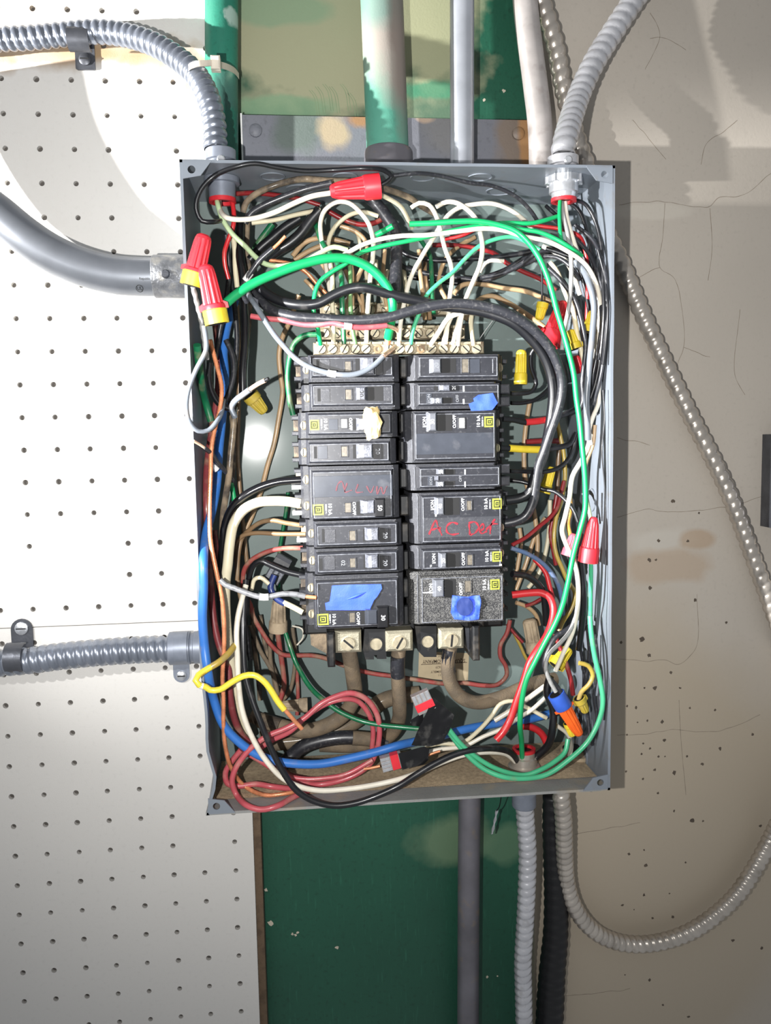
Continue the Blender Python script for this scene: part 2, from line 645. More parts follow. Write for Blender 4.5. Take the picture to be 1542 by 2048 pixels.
surface_mat('peg_paint', (212, 209, 204), rough=0.6, fine=0.02, blot=0.025, bump=0.10, bscale=900, soft=0.9, patches=[
    patch(90, 105, 120, 22, (150, 120, 84), 0.75, 60), patch(230, 95, 90, 20, (160, 130, 92), 0.7, 60),
    patch(330, 120, 60, 30, (168, 140, 104), 0.6, 60), patch(395, 170, 24, 50, (168, 140, 104), 0.6, 60),
    patch(30, 20, 80, 30, (150, 128, 98), 0.5, 50), patch(10, 130, 16, 14, (150, 120, 84), 0.6, 60)])
surface_mat('plaster', (178, 170, 159), rough=0.75, fine=0.03, blot=0.05, bump=0.10, bscale=350, patches=[
    patch(1330, 1085, 70, 30, (186, 180, 170), 0.75, 25), patch(1340, 1130, 90, 40, (166, 142, 116), 0.5, 25),
    patch(1400, 1080, 45, 22, (162, 136, 108), 0.6, 25), patch(1300, 1750, 420, 560, (172, 159, 139), 0.85, 4),
    patch(1300, 420, 90, 16, (196, 190, 178), 0.4, 20)])
surface_mat('green_paint', (26, 82, 62), rough=0.5, fine=0.10, blot=0.16, bump=0.12, bscale=500, streak=0.5, patches=[
    patch(640, 60, 270, 160, (166, 164, 134), 0.95, 26, -20), patch(860, 60, 100, 130, (160, 162, 130), 0.95, 26, -20),
    patch(560, 20, 90, 26, (128, 156, 126), 0.7, 22, -20), patch(860, 178, 60, 18, (70, 140, 108), 0.8, 60, -20),
    patch(560, 215, 90, 22, (120, 158, 124), 0.7, 40, -20), patch(870, 240, 60, 40, (110, 130, 108), 0.6, 30, -20),
    patch(900, 1680, 90, 55, (104, 128, 98), 0.75, 18, -20), patch(1010, 1690, 50, 40, (92, 124, 96), 0.7, 18, -20)])  # these two pale patches paint the lit board below the box's shadow
surface_mat('plate_paint', (112, 114, 122), rough=0.55, fine=0.1, blot=0.2, bump=0.15, soft=0.7, patches=[
    patch(600, 260, 40, 40, (78, 96, 80), 0.6, 40), patch(668, 265, 26, 26, (166, 150, 122), 0.9, 60), patch(720, 240, 22, 12, (150, 112, 74), 0.9, 60),
    patch(900, 260, 40, 40, (130, 128, 124), 0.5, 30), patch(1030, 275, 34, 60, (120, 104, 88), 0.8, 40), patch(1052, 285, 12, 60, (166, 122, 74), 0.8, 60), patch(850, 234, 14, 8, (182, 160, 140), 0.9, 60)])

PEG_X1 = 167.5
G = 25.4
wall_left = thing('wall_left', 'painted pegboard wall of small round holes, built of two boards one above the other', 'wall', (0, 0, -600))
del wall_left['category']
structure(wall_left)
FILLED = [(339, 25), (410, 26), (285, 301), (291, 437), (374, 894), (123, 1090), (189, 1087), (62, 1154), (128, 1152), (192, 1150), (380, 1019), (385, 1142), (133, 1281), (200, 1279), (396, 1390), (404, 1628), (408, 1686), (1, 1150)]


def pegboard(offx, offz, rows, z_top, z_bot):
    mb = MB()
    cells_x = list(range(-9, 7))
    R_ = 2.15
    for r in rows:
        for c in cells_x:
            cx, cz = offx + c * G, offz - r * G
            x0, x1 = cx - G / 2, cx + G / 2
            if c == cells_x[-1]:
                x1 = PEG_X1
            z1 = z_top if r == rows[0] else cz + G / 2
            z0 = z_bot if r == rows[-1] else cz - G / 2
            cor = [(x1, 0, z1), (x0, 0, z1), (x0, 0, z0), (x1, 0, z0)]
            px, py = proj(cx, 0, cz)
            if any(abs(px - a) < 14 and abs(py - bb) < 14 for a, bb in FILLED):
                mb.add(cor, [(0, 1, 2, 3)])
                continue
            jx, jr = random.uniform(-0.25, 0.25), R_ * random.uniform(0.92, 1.08)
            ring = [(cx + jx + jr * math.cos(math.radians(45 + 30 * k)), 0, cz + jr * math.sin(math.radians(45 + 30 * k))) for k in range(12)]
            low = [(p[0], -3.6, p[2]) for p in ring]
            fs = []
            for i in range(4):
                a = [4 + (3 * i + j) % 12 for j in range(4)]
                fs.append((i, (i + 1) % 4, a[3], a[2], a[1], a[0]))
            for k in range(12):
                fs.append((4 + k, 4 + (k + 1) % 12, 16 + (k + 1) % 12, 16 + k))
            mb.add(cor + ring + low, fs)
    xl = offx + cells_x[0] * G - G / 2
    for x, a, bb in ((PEG_X1, 0, 0), (xl, 0, 0)):
        mb.add([(x, 0, z_bot), (x, -5, z_bot), (x, -5, z_top), (x, 0, z_top)], [(0, 1, 2, 3)])
    for z in (z_top, z_bot):
        mb.add([(xl, 0, z), (PEG_X1, 0, z), (PEG_X1, -5, z), (xl, -5, z)], [(0, 1, 2, 3)])
    o = mb.build('pegboard_panel', 'peg_paint', wall_left)
    MB().box(xl, PEG_X1 - 0.3, -5.0, -3.6, z_bot + 0.2, z_top - 0.2).build('backing', 'peg_back', o)
    return o


SEAM = P(150, 1251, 0)[2]
pegboard(0, 0, list(range(-8, 19)), 8 * G + G / 2, SEAM + 0.35)
pegboard(-0.47, -535.23, list(range(-2, 21)), SEAM - 0.35, -535.23 - 20 * G - G / 2)
mb = MB()
for z0, z1 in ((220, -480), (-480.5, -1060)):
    mb.box(150, PEG_X1 + 6.2, -19.5, -5.2, z1, z0)
mb.build('furring_strip', 'wood_edge', wall_left)

BX = P(1068, 1700, -5)[0]
wb = structure(MB().box(150, BX + 30, -30, -20, -1060, 220).build('wall_back', 'green_paint', label='worn green painted board behind the pipes and the enclosure'))
wr = structure(MB().box(BX, 900, -40, -4, -1060, 220).build('wall_right', 'plaster', label='beige plaster wall with hairline cracks and dark specks'))


def blot(mb, px, py, r, h, seed):
    q = P(px, py, h)
    n = 9
    k = mmpx(h)
    rnd = random.Random(seed)
    vs = [(q[0], h, q[2])] + [(q[0] + r * k * rnd.uniform(0.55, 1.25) * math.cos(2 * math.pi * i / n), h, q[2] + r * k * rnd.uniform(0.55, 1.25) * math.sin(2 * math.pi * i / n)) for i in range(n)]
    mb.add(vs, [(0, 1 + i, 1 + (i + 1) % n) for i in range(n)])


mat('speck', (86, 76, 66), rough=0.9, var=0.2)
mat('crack', (132, 121, 107), rough=0.9, var=0.1)
mat('chip_pale', (196, 186, 168), rough=0.9)
mb = MB()
specks = [(1346, 1002, 5), (1398, 1026, 3), (1317, 1081, 4), (1376, 1082, 4), (1299, 1120, 5), (1312, 1120, 3), (1300, 1176, 5), (1390, 1200, 5), (1453, 1245, 4), (1284, 1279, 8), (1242, 1285, 4), (1298, 1311, 5), (1342, 1345, 4), (1310, 1376, 6), (1289, 1376, 3), (1360, 1376, 3), (1272, 1415, 4), (1254, 1412, 3), (1295, 1441, 3), (1324, 1444, 5), (1275, 1445, 2), (1254, 1470, 3), (1329, 1480, 4), (1286, 1487, 3), (1300, 1497, 3), (1283, 1508, 3), (1317, 1513, 3), (1330, 1513, 2), (1440, 1497, 5), (1505, 1469, 4), (1405, 1528, 4), (1349, 1545, 6), (1310, 1540, 4), (1286, 1558, 3), (1252, 1543, 3), (1374, 1513, 3), (1348, 1622, 3), (1384, 1641, 6), (1406, 1642, 3), (1288, 1700, 3), (1258, 1708, 4), (1292, 1731, 5), (1371, 1725, 3), (1288, 1790, 4), (1245, 1810, 4), (1305, 1836, 4), (1345, 1834, 4), (1268, 1819, 2), (1466, 1881, 5), (1524, 1896, 5), (1299, 1960, 4), (1326, 2010, 3), (1377, 2034, 4), (1250, 1950, 2), (1339, 1787, 2), (1380, 1416, 3), (1430, 1420, 3), (1375, 1880, 3), (1521, 1652, 4), (1316, 1586, 3)]
for i, (x, y, r) in enumerate(specks):
    blot(mb, x, y, r * 0.9, -3.95, i)
o = mb.build('paint_speck', 'speck', wr)
o['kind'] = 'stuff'
mb = MB()
for st in ([(1238, 408), (1290, 404), (1330, 403), (1375, 412), (1418, 412), (1440, 395), (1490, 388), (1542, 345)], [(1330, 405), (1326, 470), (1320, 535), (1350, 560), (1364, 620), (1368, 690), (1352, 740), (1350, 800)],
           [(1420, 415), (1424, 500), (1416, 560)], [(1402, 330), (1412, 290), (1450, 260), (1475, 240)], [(1320, 535), (1268, 560)], [(1368, 695), (1420, 715)], [(1265, 240), (1300, 280), (1332, 318)],
           [(1234, 1034), (1290, 1020), (1340, 1024), (1400, 1020), (1470, 1010), (1530, 990)], [(1234, 1470), (1290, 1468), (1340, 1460), (1440, 1462), (1520, 1430)], [(1234, 1318), (1290, 1322), (1330, 1318), (1358, 1328), (1392, 1295), (1394, 1190)],
           [(1358, 1400), (1362, 1480), (1372, 1590)], [(1130, 1990), (1180, 1988), (1260, 1978)], [(1150, 1668), (1210, 1658), (1280, 1645)], [(1300, 75), (1330, 76), (1372, 100)], [(1300, 25), (1320, 70), (1290, 140)], [(1234, 875), (1300, 890)], [(1480, 620), (1470, 750), (1490, 790)]):
    pts = smooth_path([Vector(P(x, y, -3.97)) for x, y in st], 2.0)
    vs = []
    for i, p in enumerate(pts):
        t = pts[min(i + 1, len(pts) - 1)] - pts[max(i - 1, 0)]
        w = 0.20 + 0.12 * noise.noise(p * 0.2)
        nn = Vector((-t.z, 0, t.x)).normalized() * w
        j = Vector((0, 0, 1.2 * noise.noise(p * 0.11 + Vector((3, 1, 7)))))
        vs += [p + nn + j, p - nn + j]
    mb.add(vs, [(2 * i, 2 * i + 1, 2 * i + 3, 2 * i + 2) for i in range(len(pts) - 1)])
o = mb.build('hairline_crack', 'crack', wr)
o['kind'] = 'stuff'
mb = MB()
for x, y, r in ((541, 1846, 7), (585, 1868, 3), (591, 1870, 3), (595, 1865, 3), (532, 1780, 4), (674, 1895, 4), (1008, 182, 4), (968, 200, 3), (974, 1954, 3), (995, 1952, 2)):
    blot(mb, x, y, r, -19.95, int(x))
o = mb.build('paint_chip', 'chip_pale', wb)
o['kind'] = 'stuff'
mb = MB()
for k, (x, y) in enumerate([(628, 172), (640, 165), (655, 160), (668, 165), (690, 160), (705, 178)]):
    for dx in (0, 5):
        pts = smooth_path([Vector(P(x + dx - 10, y + 8, -19.9)), Vector(P(x + dx, y + 22, -19.9)), Vector(P(x + dx + 7, y + 62, -19.9))], 2)
        vs = []
        for p in pts:
            vs += [p + Vector((0.25, 0, 0)), p - Vector((0.25, 0, 0))]
        mb.add(vs, [(2 * i, 2 * i + 1, 2 * i + 3, 2 * i + 2) for i in range(len(pts) - 1)])
mat('scratch_pale', (130, 150, 116), rough=0.8)
o = mb.build('scratch', 'scratch_pale', wb)
o['kind'] = 'stuff'

# mounting plate across the pipes, above the enclosure
pl = MB()
a, b_ = P(484, 234, -1), P(1058, 236, -1)
pl.box(a[0], b_[0], -19.9, -1, -180, (a[2] + b_[2]) / 2)
o = pl.build('mounting_plate', 'plate_paint')
tag(o, 'grey mounting plate with peeling paint behind the pipes at the top of the enclosure', 'plate')
for px, py in ((511, 262), (1036, 268)):
    q = P(px, py, -1)
    mb = MB().revolve((q[0], -1, q[2]), (q[0], 2.5, q[2]), [(0, 5), (0.6, 5), (1, 3.2)], 14)
    mb.build('bolt', 'plate_paint', o, smooth=40)
edge = MB().box(a[0] - 1.2, a[0], -19.9, 1.0, -180, (a[2] + b_[2]) / 2 + 0.5).build('edge_flange', 'tape_white', o, label='edge of the plate, the light on it painted in as white')  # light catching the flange edge is put in as white colour

# ---------------------------------------------------------------- pipes and conduits outside the enclosure
BOX_X0, BOX_X1, BOX_Z0, BOX_Z1, BOX_H = 141.5, 440.8, -592.2, -138.2, 98.0


def pipe(name, label, spec, d, m, group=None, n=24, step=6.0):
    pts = path(spec, step)
    hm = sum(-0 + p.y for p in pts) / len(pts)
    o = MB().tube(pts, d / 2 * mmpx(hm), n).build(name, m, smooth=50)
    return tag(o, label, 'pipe', group)


surface_mat('pipe_green_a', (34, 112, 92), rough=0.5, fine=0.1, blot=0.12, patches=[patch(462, 25, 14, 16, (170, 190, 180), 0.8, 120, 20), patch(440, 230, 40, 60, (20, 70, 62), 0.5, 60, 20), patch(455, 170, 25, 40, (60, 90, 84), 0.6, 60, 20)])
surface_mat('pipe_green_b', (84, 152, 132), rough=0.5, fine=0.08, blot=0.2, soft=1.1, patches=[patch(770, 60, 60, 60, (168, 162, 152), 0.8, 40, 30), patch(790, 110, 40, 60, (160, 150, 142), 0.85, 40, 30), patch(760, 10, 40, 30, (90, 140, 130), 0.6, 40, 30), patch(800, 60, 16, 120, (120, 108, 100), 0.8, 40, 30)])
PG = 'pipes running down to the enclosure'
pipe('pipe', 'green painted pipe beside the pegboard, with a zip tie round it', '441,-330,4 443,-40 443,90 443,180 444,335,4', 62, 'pipe_green_a', PG)
o = pipe('pipe', 'widest pipe, worn green paint over grey, entering the enclosure top', '750,-330,24 762,-40 766,60 770,160 777,345,24', 82, 'pipe_green_b', PG)
c0, c1 = P(777, 300, 24), P(777, 345, 24)
MB().revolve(c0, c1, [(0, 17.5), (0.12, 18.6), (1, 18.8)], 28).build('coupling', 'emt_grey', o, smooth=50)
o = pipe('pipe', 'straight silver conduit between the green pipe and the bent grey one', '924,-330,22 924,-40 924,100 924,345,22', 47, 'emt', PG)
o = pipe('pipe', 'dull grey conduit with a slight bend next to the plaster wall', '1040,-330,18 1048,-40 1052,20 1060,90 1072,180 1080,250 1083,345,24', 48, 'emt_dull', PG)
pipe('pipe', 'dark grey conduit running down the green board below the enclosure', '940,1560,6 938,1700 937,1850 936,2100 935,2330,2', 47, 'emt_grey')


def flex(label, spec, d, m, pitch, name='flexible_conduit', group='ribbed metal conduits', n=18):
    raw = path(spec, 2.0)
    sub = 7
    pts = resample(raw, pitch / sub)
    hm = sum(p.y for p in pts) / len(pts)
    R0 = d / 2 * mmpx(hm)
    mb = MB()
    vs, fs = [], []
    t0 = (pts[1] - pts[0]).normalized()
    u = t0.orthogonal().normalized()
    for i, p in enumerate(pts):
        t = (pts[min(i + 1, len(pts) - 1)] - pts[max(i - 1, 0)]).normalized()
        u = (u - t * u.dot(t)).normalized()
        w = t.cross(u)
        for k in range(n):
            an = 2 * math.pi * k / n
            f = (i / sub + k / n) % 1.0
            r = R0 * (0.77 + 0.23 * math.sin(math.pi * f) ** 0.6)
            vs.append(p + u * (r * math.cos(an)) + w * (r * math.sin(an)))
    for i in range(len(pts) - 1):
        for k in range(n):
            fs.append((i * n + k, i * n + (k + 1) % n, (i + 1) * n + (k + 1) % n, (i + 1) * n + k))
    mb.add(vs, fs)
    o = mb.build(name, m, smooth=180)
    return tag(o, label, 'conduit', group)


def connector(parent_label, a, b, prof, m, screw=None, lock=None):
    """a conduit connector: turned body with a clamp screw"""
    o = MB().revolve(a, b, prof, 22).build('conduit_connector', m, smooth=35)
    tag(o, parent_label, 'connector', 'conduit connectors')
    if screw:
        q = Vector(screw)
        MB().revolve(q, q + Vector((0, 2.6, 0)), [(0, 3.0), (0.7, 3.0), (1, 2.2)], 10).build('clamp_screw', 'bright_metal', o, smooth=40)
    return o


# ribbed conduit curving over the pegboard into the enclosure top
flex('ribbed metal conduit curving off the pegboard down to the top corner of the enclosure', '-280,96,12 -60,86,12 0,79,12 60,76 130,69,14 190,64 240,68,22 300,85 350,113,40 392,150 418,200,60 428,245 431,300,66', 44, 'galvanised_blue', 6.0)
q = P(441, 300, 66)
connector('grey connector under the curved conduit at the enclosure top', (q[0], 66, BOX_Z1 + 17), (q[0], 66, BOX_Z1 + 0.2), [(0, 9.5), (0.05, 10.6), (0.45, 10.6), (0.5, 9.4), (1, 9.4)], 'connector_grey', (q[0] + 1, 75.5, BOX_Z1 + 7))
q = P(436, 376, 64)
o = connector('grey connector end with red bushing inside the enclosure, beside the pegboard side', (P(441, 300, 66)[0], 64, BOX_Z1 - 2.2), (P(441, 300, 66)[0], 64, BOX_Z1 - 16), [(0, 12.5), (0.28, 12.5), (0.3, 9.6), (1, 9.2)], 'connector_grey')
MB().ring((P(441, 300, 66)[0], 64, BOX_Z1 - 16), (P(441, 300, 66)[0], 64, BOX_Z1 - 19), 9.6, 7.2).build('bushing', 'bushing_red', o, smooth=35, label='red plastic bushing')
MB().cyl((P(441, 300, 66)[0], 64, BOX_Z1 - 15.5), (P(441, 300, 66)[0], 64, BOX_Z1 - 16.5), 7.3).build('mouth', 'slot_dark', o)

flex('ribbed conduit slanting past the enclosure down the plaster wall', '1000,-330,12 1072,-30,12 1092,30 1112,100 1127,180 1143,240 1158,290 1172,330,10 1190,400 1212,460 1240,520,6 1290,640 1370,810 1450,970 1530,1180 1590,1340 1720,1640,6', 36, 'galvanised_warm', 8.6)
flex('bright ribbed conduit rising from the top corner away over the plaster wall', '1440,-330,14 1310,-60,20 1268,0 1225,65,26 1188,125 1160,185,40 1143,235 1131,278,70 1127,296,73 1126,314,74', 46, 'galvanised', 8.0)
q = P(1126, 300, 74)
TRX = q[0]
connector('bright connector under the ribbed conduit at the enclosure top', (TRX, 74, BOX_Z1 + 13), (TRX, 74, BOX_Z1 + 0.2), [(0, 9.8), (0.05, 11.2), (0.5, 11.2), (0.55, 10), (1, 10)], 'galvanised', (TRX, 84.5, BOX_Z1 + 7))
o = connector('shiny castle-edged locknut with red bushing inside the enclosure top corner', (TRX, 76, BOX_Z1 - 2), (TRX, 76, BOX_Z1 - 17), [(0, 12.8), (0.3, 12.8), (0.32, 10.6), (0.75, 10.6), (0.78, 9), (1, 8.6)], 'bright_metal')
for k in range(8):
    an = 2 * math.pi * k / 8
    cx, ch = TRX + 12.2 * math.cos(an), 76 + 12.2 * math.sin(an)
    MB().box(cx - 1.4, cx + 1.4, ch - 1.4, ch + 1.4, BOX_Z1 - 7.2, BOX_Z1 - 1.9, 0.3).build('lug', 'bright_metal', o)
MB().ring((TRX, 76, BOX_Z1 - 17), (TRX, 76, BOX_Z1 - 19.5), 9.2, 6.6).build('bushing', 'bushing_red', o, smooth=35, label='red plastic bushing')
MB().cyl((TRX, 76, BOX_Z1 - 16.5), (TRX, 76, BOX_Z1 - 17.5), 6.7).build('mouth', 'slot_dark', o)

# conduits leaving the underside
flex('shiny ribbed conduit hanging straight down from the enclosure bottom', '1048,1566,56 1049,1600,56 1051,1640,50 1055,1700 1053,1790 1050,1850 1046,1920 1047,1980 1049,2100 1050,2330,20', 39, 'galvanised', 7.0)
q = P(1048, 1600, 56)
BTX = q[0]
connector('grey connector under the enclosure above the straight hanging conduit', (BTX, 56, BOX_Z0 - 0.2), (BTX, 56, BOX_Z0 - 29), [(0, 11), (0.55, 11), (0.62, 9.6), (0.95, 9.6), (1, 8.6)], 'connector_grey')
o = connector('dusty locknut with red bushing on the enclosure floor', (BTX, 56, BOX_Z0 + 2), (BTX, 56, BOX_Z0 + 17), [(0, 12.5), (0.25, 12.5), (0.28, 10.4), (0.7, 10.4), (0.75, 9), (1, 8.8)], 'galvanised_warm')
MB().ring((BTX, 56, BOX_Z0 + 17), (BTX, 56, BOX_Z0 + 19.5), 9.2, 6.8).build('bushing', 'bushing_red', o, smooth=35, label='red plastic bushing')
MB().cyl((BTX, 56, BOX_Z0 + 16.5), (BTX, 56, BOX_Z0 + 17.6), 6.9).build('mouth', 'slot_dark', o)
flex('ribbed conduit hanging from the enclosure bottom in a wide loop up the plaster wall', '1120,1545,40 1122,1590,40 1127,1640,36 1129,1700 1133,1760,20 1145,1805 1170,1845 1205,1873 1255,1888,12 1310,1886 1370,1868 1420,1838 1470,1793 1510,1735 1540,1680,12 1575,1615,24 1650,1530 1780,1440,26', 37, 'galvanised_warm', 6.3)
mb = MB()
pts = path('1106,1590,16 1106,1650 1109,1720 1112,1800 1111,1870 1104,1950 1097,2100 1092,2330,8', 2.0)
rr = []
for i, p in enumerate(pts):
    rr.append((22 + 9 * min(1, i / (len(pts) * 0.55))) * mmpx(14) * (0.96 + 0.04 * math.sin(i * 1.4)))
mb.tube(pts, rr, 20)
tag(mb.build('flexible_conduit', 'conduit_black', smooth=180), 'thick black flexible conduit between the two hanging metal ones', 'conduit')
q = P(1150, 1535, 40)
o = connector('dusty round locknut in the bottom corner of the enclosure floor', (q[0], 36, BOX_Z0 + 2), (q[0], 36, BOX_Z0 + 9), [(0, 14), (0.45, 14), (0.5, 11), (1, 10.5)], 'nut_dusty')
MB().cyl((q[0], 36, BOX_Z0 + 8.5), (q[0], 36, BOX_Z0 + 9.5), 9).build('mouth', 'slot_dark', o)

# ribbed conduit entering the enclosure side
flex('ribbed conduit running level across the lower pegboard to the enclosure side', '-280,1332,22 -60,1329 0,1326 60,1321 120,1313 190,1306 260,1301 330,1298 352,1297,26', 54, 'galvanised_blue', 7.0)
a, b_ = P(340, 1297, 26), (BOX_X0 - 0.2, 26, P(340, 1297, 26)[2])
connector('grey clamp connector at the enclosure side, on the level conduit', (a[0] - 1, 26, b_[2]), b_, [(0, 11.5), (0.03, 13), (0.52, 13), (0.54, 11.6), (0.6, 11.6), (0.62, 12.8), (1, 12.8)], 'connector_grey', (b_[0] - 4, 38, b_[2] - 1))


def strap(label, px0, px1, py0, py1, tab, h, m='connector_grey', rot=0):
    """one-hole strap: saddle over the conduit and a flat tab with a screw"""
    t = thing('pipe_strap', label, 'strap', P((px0 + px1) / 2, (py0 + py1) / 2, 0), 'one-hole conduit straps')
    A, B = P(px0, py0, h), P(px1, py1, h)
    xc0, xc1, zc = A[0], B[0], (A[2] + B[2]) / 2
    R_ = abs(A[2] - B[2]) / 2
    vs, fs = [], []
    n = 14
    for r in (R_, R_ - 1.3):
        for x in (xc0, xc1):
            for k in range(n + 1):
                an = math.pi * (-0.12 + 1.24 * k / n)
                vs.append((x, h - R_ + R_ * 0.0 + r * math.sin(an) * 1.0, zc + r * math.cos(an)))
    m1 = n + 1
    for k in range(n):
        fs += [(k, k + 1, m1 + k + 1, m1 + k), (2 * m1 + k, 3 * m1 + k, 3 * m1 + k + 1, 2 * m1 + k + 1)]
        fs += [(k, 2 * m1 + k, 2 * m1 + k + 1, k + 1), (m1 + k, m1 + k + 1, 3 * m1 + k + 1, 3 * m1 + k)]
    fs += [(0, m1, 3 * m1, 2 * m1), (n, 2 * m1 + n, 3 * m1 + n, m1 + n)]
    MB().add(vs, fs).build('saddle', m, t, smooth=45)
    (tx0, tx1, ty0, ty1, rnd) = tab
    q0, q1 = P(tx0, ty0, 1.4), P(tx1, ty1, 1.4)
    xs, zs = (q0[0] + q1[0]) / 2, q1[2]
    w = (q1[0] - q0[0]) / 2
    sgn = 1 if q1[2] > q0[2] else -1
    if rnd:
        pts = [(xs - w, q0[2]), (xs + w, q0[2])] + [(xs + w * math.cos(math.pi * k / 10), zs - sgn * w + sgn * w * math.sin(math.pi * k / 10)) for k in range(11)]
    else:
        pts = [(xs - w, q0[2]), (xs + w, q0[2]), (xs + w, zs), (xs + w - 1.5, zs + sgn * 0.8), (xs - w + 1.5, zs + sgn * 0.8), (xs - w, zs)]
    MB().prism(pts, 0.1, 1.8).build('tab', m, t)
    cz = zs - sgn * w * 0.9
    MB().revolve((xs, 1.8, cz), (xs, 4.0, cz), [(0, w * 0.62), (0.5, w * 0.62), (1, w * 0.35)], 14).build('screw', 'bright_metal' if rnd else m, t, smooth=40)
    MB().box(xs - w * 0.45, xs + w * 0.45, 3.7, 4.1, cz - 0.5, cz + 0.5).build('screw_slot', 'slot_dark', t)
    return t


strap('dark strap holding the curved ribbed conduit to the upper pegboard', 130, 176, 43, 93, (149, 191, 88, 138, False), 27, 'steel_dark')
strap('dark strap near the frame edge on the level ribbed conduit, tab upward', 2, 42, 1294, 1352, (24, 64, 1296, 1237, True), 36.5, 'steel_dark')
strap('grey strap beside the enclosure on the level ribbed conduit, tab downward', 344, 374, 1272, 1334, (346, 380, 1330, 1364, True), 41, 'connector_grey')

mat('coupling_scuffed', (120, 122, 126), rough=0.4, metal=0.6, var=0.3, vscale=120, dust=0.25, dcol=(168, 164, 154), dscale=140, bump=0.5, bscale=400)
# big smooth elbow
spec = '-170,130,30 -140,240,30 -95,325 -40,398 0,431,30 50,472 100,505 160,532 225,549 270,553 320,554,34'
o = pipe('pipe', 'thick silver elbow pipe sweeping over the pegboard into the enclosure side', spec, 72, 'emt_elbow', None, 32, 4.0)
ec = P(300, 553, 33)
er = 36 * mmpx(31)
cp = MB().revolve((P(306, 553, 34)[0], 33, ec[2]), (BOX_X0 - 0.3, 33, ec[2]), [(0, er + 0.4), (0.04, er + 1.6), (1, er + 1.6)], 30)
cpo = cp.build('conduit_connector', 'coupling_scuffed', smooth=45)
tag(cpo, 'scuffed metal coupling joining the thick elbow pipe to the enclosure side', 'connector', 'conduit connectors')
MB().revolve((P(330, 553, 52)[0], 33 + er + 0.5, ec[2] - 1), (P(330, 553, 52)[0], 33 + er + 3.4, ec[2] - 1), [(0, 3.2), (0.6, 3.2), (1, 2.4)], 12).build('set_screw', 'steel_dark', cpo, smooth=40)
vs, fs = [], []
nx, na = 14, 12
for i in range(nx + 1):
    for k in range(na + 1):
        px = 250 + (308 - 250) * i / nx
        q = P(px, 552, 33)
        an = math.radians(-4 + 78 * k / na)
        ax = 31.8 + (33 - 31.8) * i / nx
        r = er + 0.35
        vs.append((q[0], ax + r * math.cos(an), ec[2] + (0.8 if i < 4 else 0.4) - r * math.sin(an)))
for i in range(nx):
    for k in range(na):
        a = i * (na + 1) + k
        fs.append((a, a + 1, a + na + 2, a + na + 1))
MB().add(vs, fs).build('sticker', 'sticker_white', o, smooth=180, label='white maker sticker')


def on_elbow(x, z):
    dz = z - ec[2]
    return 33 + math.sqrt(max(1.0, (er + 1.0) ** 2 - dz * dz))


flat_text('Republic', 289, 557, 48, 4.2, 0, 'ink_black', o, bold=0.01, hf=on_elbow)
flat_text('UL', 279, 577, 44, 6, 0, 'ink_black', o, hf=on_elbow)
q = P(279, 577, 44)
vs, fs = [], []
for k in range(20):
    an = 2 * math.pi * k / 20
    for r in (2.3, 1.95):
        x, z = q[0] + r * 1.15 * math.cos(an), q[2] + r * math.sin(an)
        vs.append((x, on_elbow(x, z), z))
MB().add(vs, [(2 * k, 2 * k + 1, (2 * k + 3) % 40, (2 * k + 2) % 40) for k in range(20)]).build('printed_ring', 'ink_black', o)

# zip tie round conduit and green pipe
pts = [Vector(P(x, y, h)) for x, y, h in ((376, 140, 48), (380, 132, 62), (395, 127, 66), (412, 126, 64), (432, 124, 56))]
vs = []
sp = smooth_path(pts, 2)
for i, p in enumerate(sp):
    vs += [p + Vector((0, 0, 2.0)), p + Vector((0, 0, -2.0)), p + Vector((0, -1.0, -2.0)), p + Vector((0, -1.0, 2.0))]
fs = []
for i in range(len(sp) - 1):
    for k in range(4):
        fs.append((4 * i + k, 4 * i + (k + 1) % 4, 4 * i + 4 + (k + 1) % 4, 4 * i + 4 + k))
zt = MB().add(vs, fs).build('zip_tie', 'nylon', smooth=40)
tag(zt, 'pale nylon zip tie strapping the curved conduit to the green pipe', 'zip tie')
MB().pbox(421, 109, 440, 136, 52, 60, 1.0).build('head', 'nylon', zt)
sp = smooth_path([Vector(P(x, y, h)) for x, y, h in ((436, 128, 54), (456, 134, 36), (470, 142, 18), (478, 152, 4))], 2)
vs = []
for p in sp:
    vs += [p + Vector((0, 0, 2.2)), p + Vector((0, 0, -2.2)), p + Vector((0, -0.8, -2.2)), p + Vector((0, -0.8, 2.2))]
MB().add(vs, [(4 * i + k, 4 * i + (k + 1) % 4, 4 * i + 4 + (k + 1) % 4, 4 * i + 4 + k) for i in range(len(sp) - 1) for k in range(4)]).build('strap_band', 'nylon', zt, smooth=40)

# dark trunking at the frame edge and a scrap of bright strip
mb = MB().pbox(1562, 868, 1660, 1058, -3.9, 26, 1.5)
o = mb.build('trunking', 'steel_dark')
tag(o, 'dark metal trunking end on the plaster wall at the frame edge', 'trunking')
MB().pbox(1564, 1000, 1640, 1052, 26, 27.2, 0.4).build('cover_plate', 'steel_dark', o)
sp = path('994,1620,14 990,1640 984,1668,14', 1.5)
vs = []
for i, p in enumerate(sp):
    w = 1.0 + 0.35 * math.sin(i * 1.3)
    vs += [p + Vector((w, 0, 0)), p + Vector((-w, 0.6, 0)), p + Vector((-w, -0.4, 0)), p + Vector((w, -1, 0))]
tag(MB().add(vs, [(4 * i + k, 4 * i + (k + 1) % 4, 4 * i + 4 + (k + 1) % 4, 4 * i + 4 + k) for i in range(len(sp) - 1) for k in range(4)] + [(0, 1, 2, 3), (4 * len(sp) - 4, 4 * len(sp) - 3, 4 * len(sp) - 2, 4 * len(sp) - 1)]).build('metal_strip', 'bright_metal', smooth=30), 'bright twisted metal strip hanging under the enclosure by the ribbed conduit', 'strip')
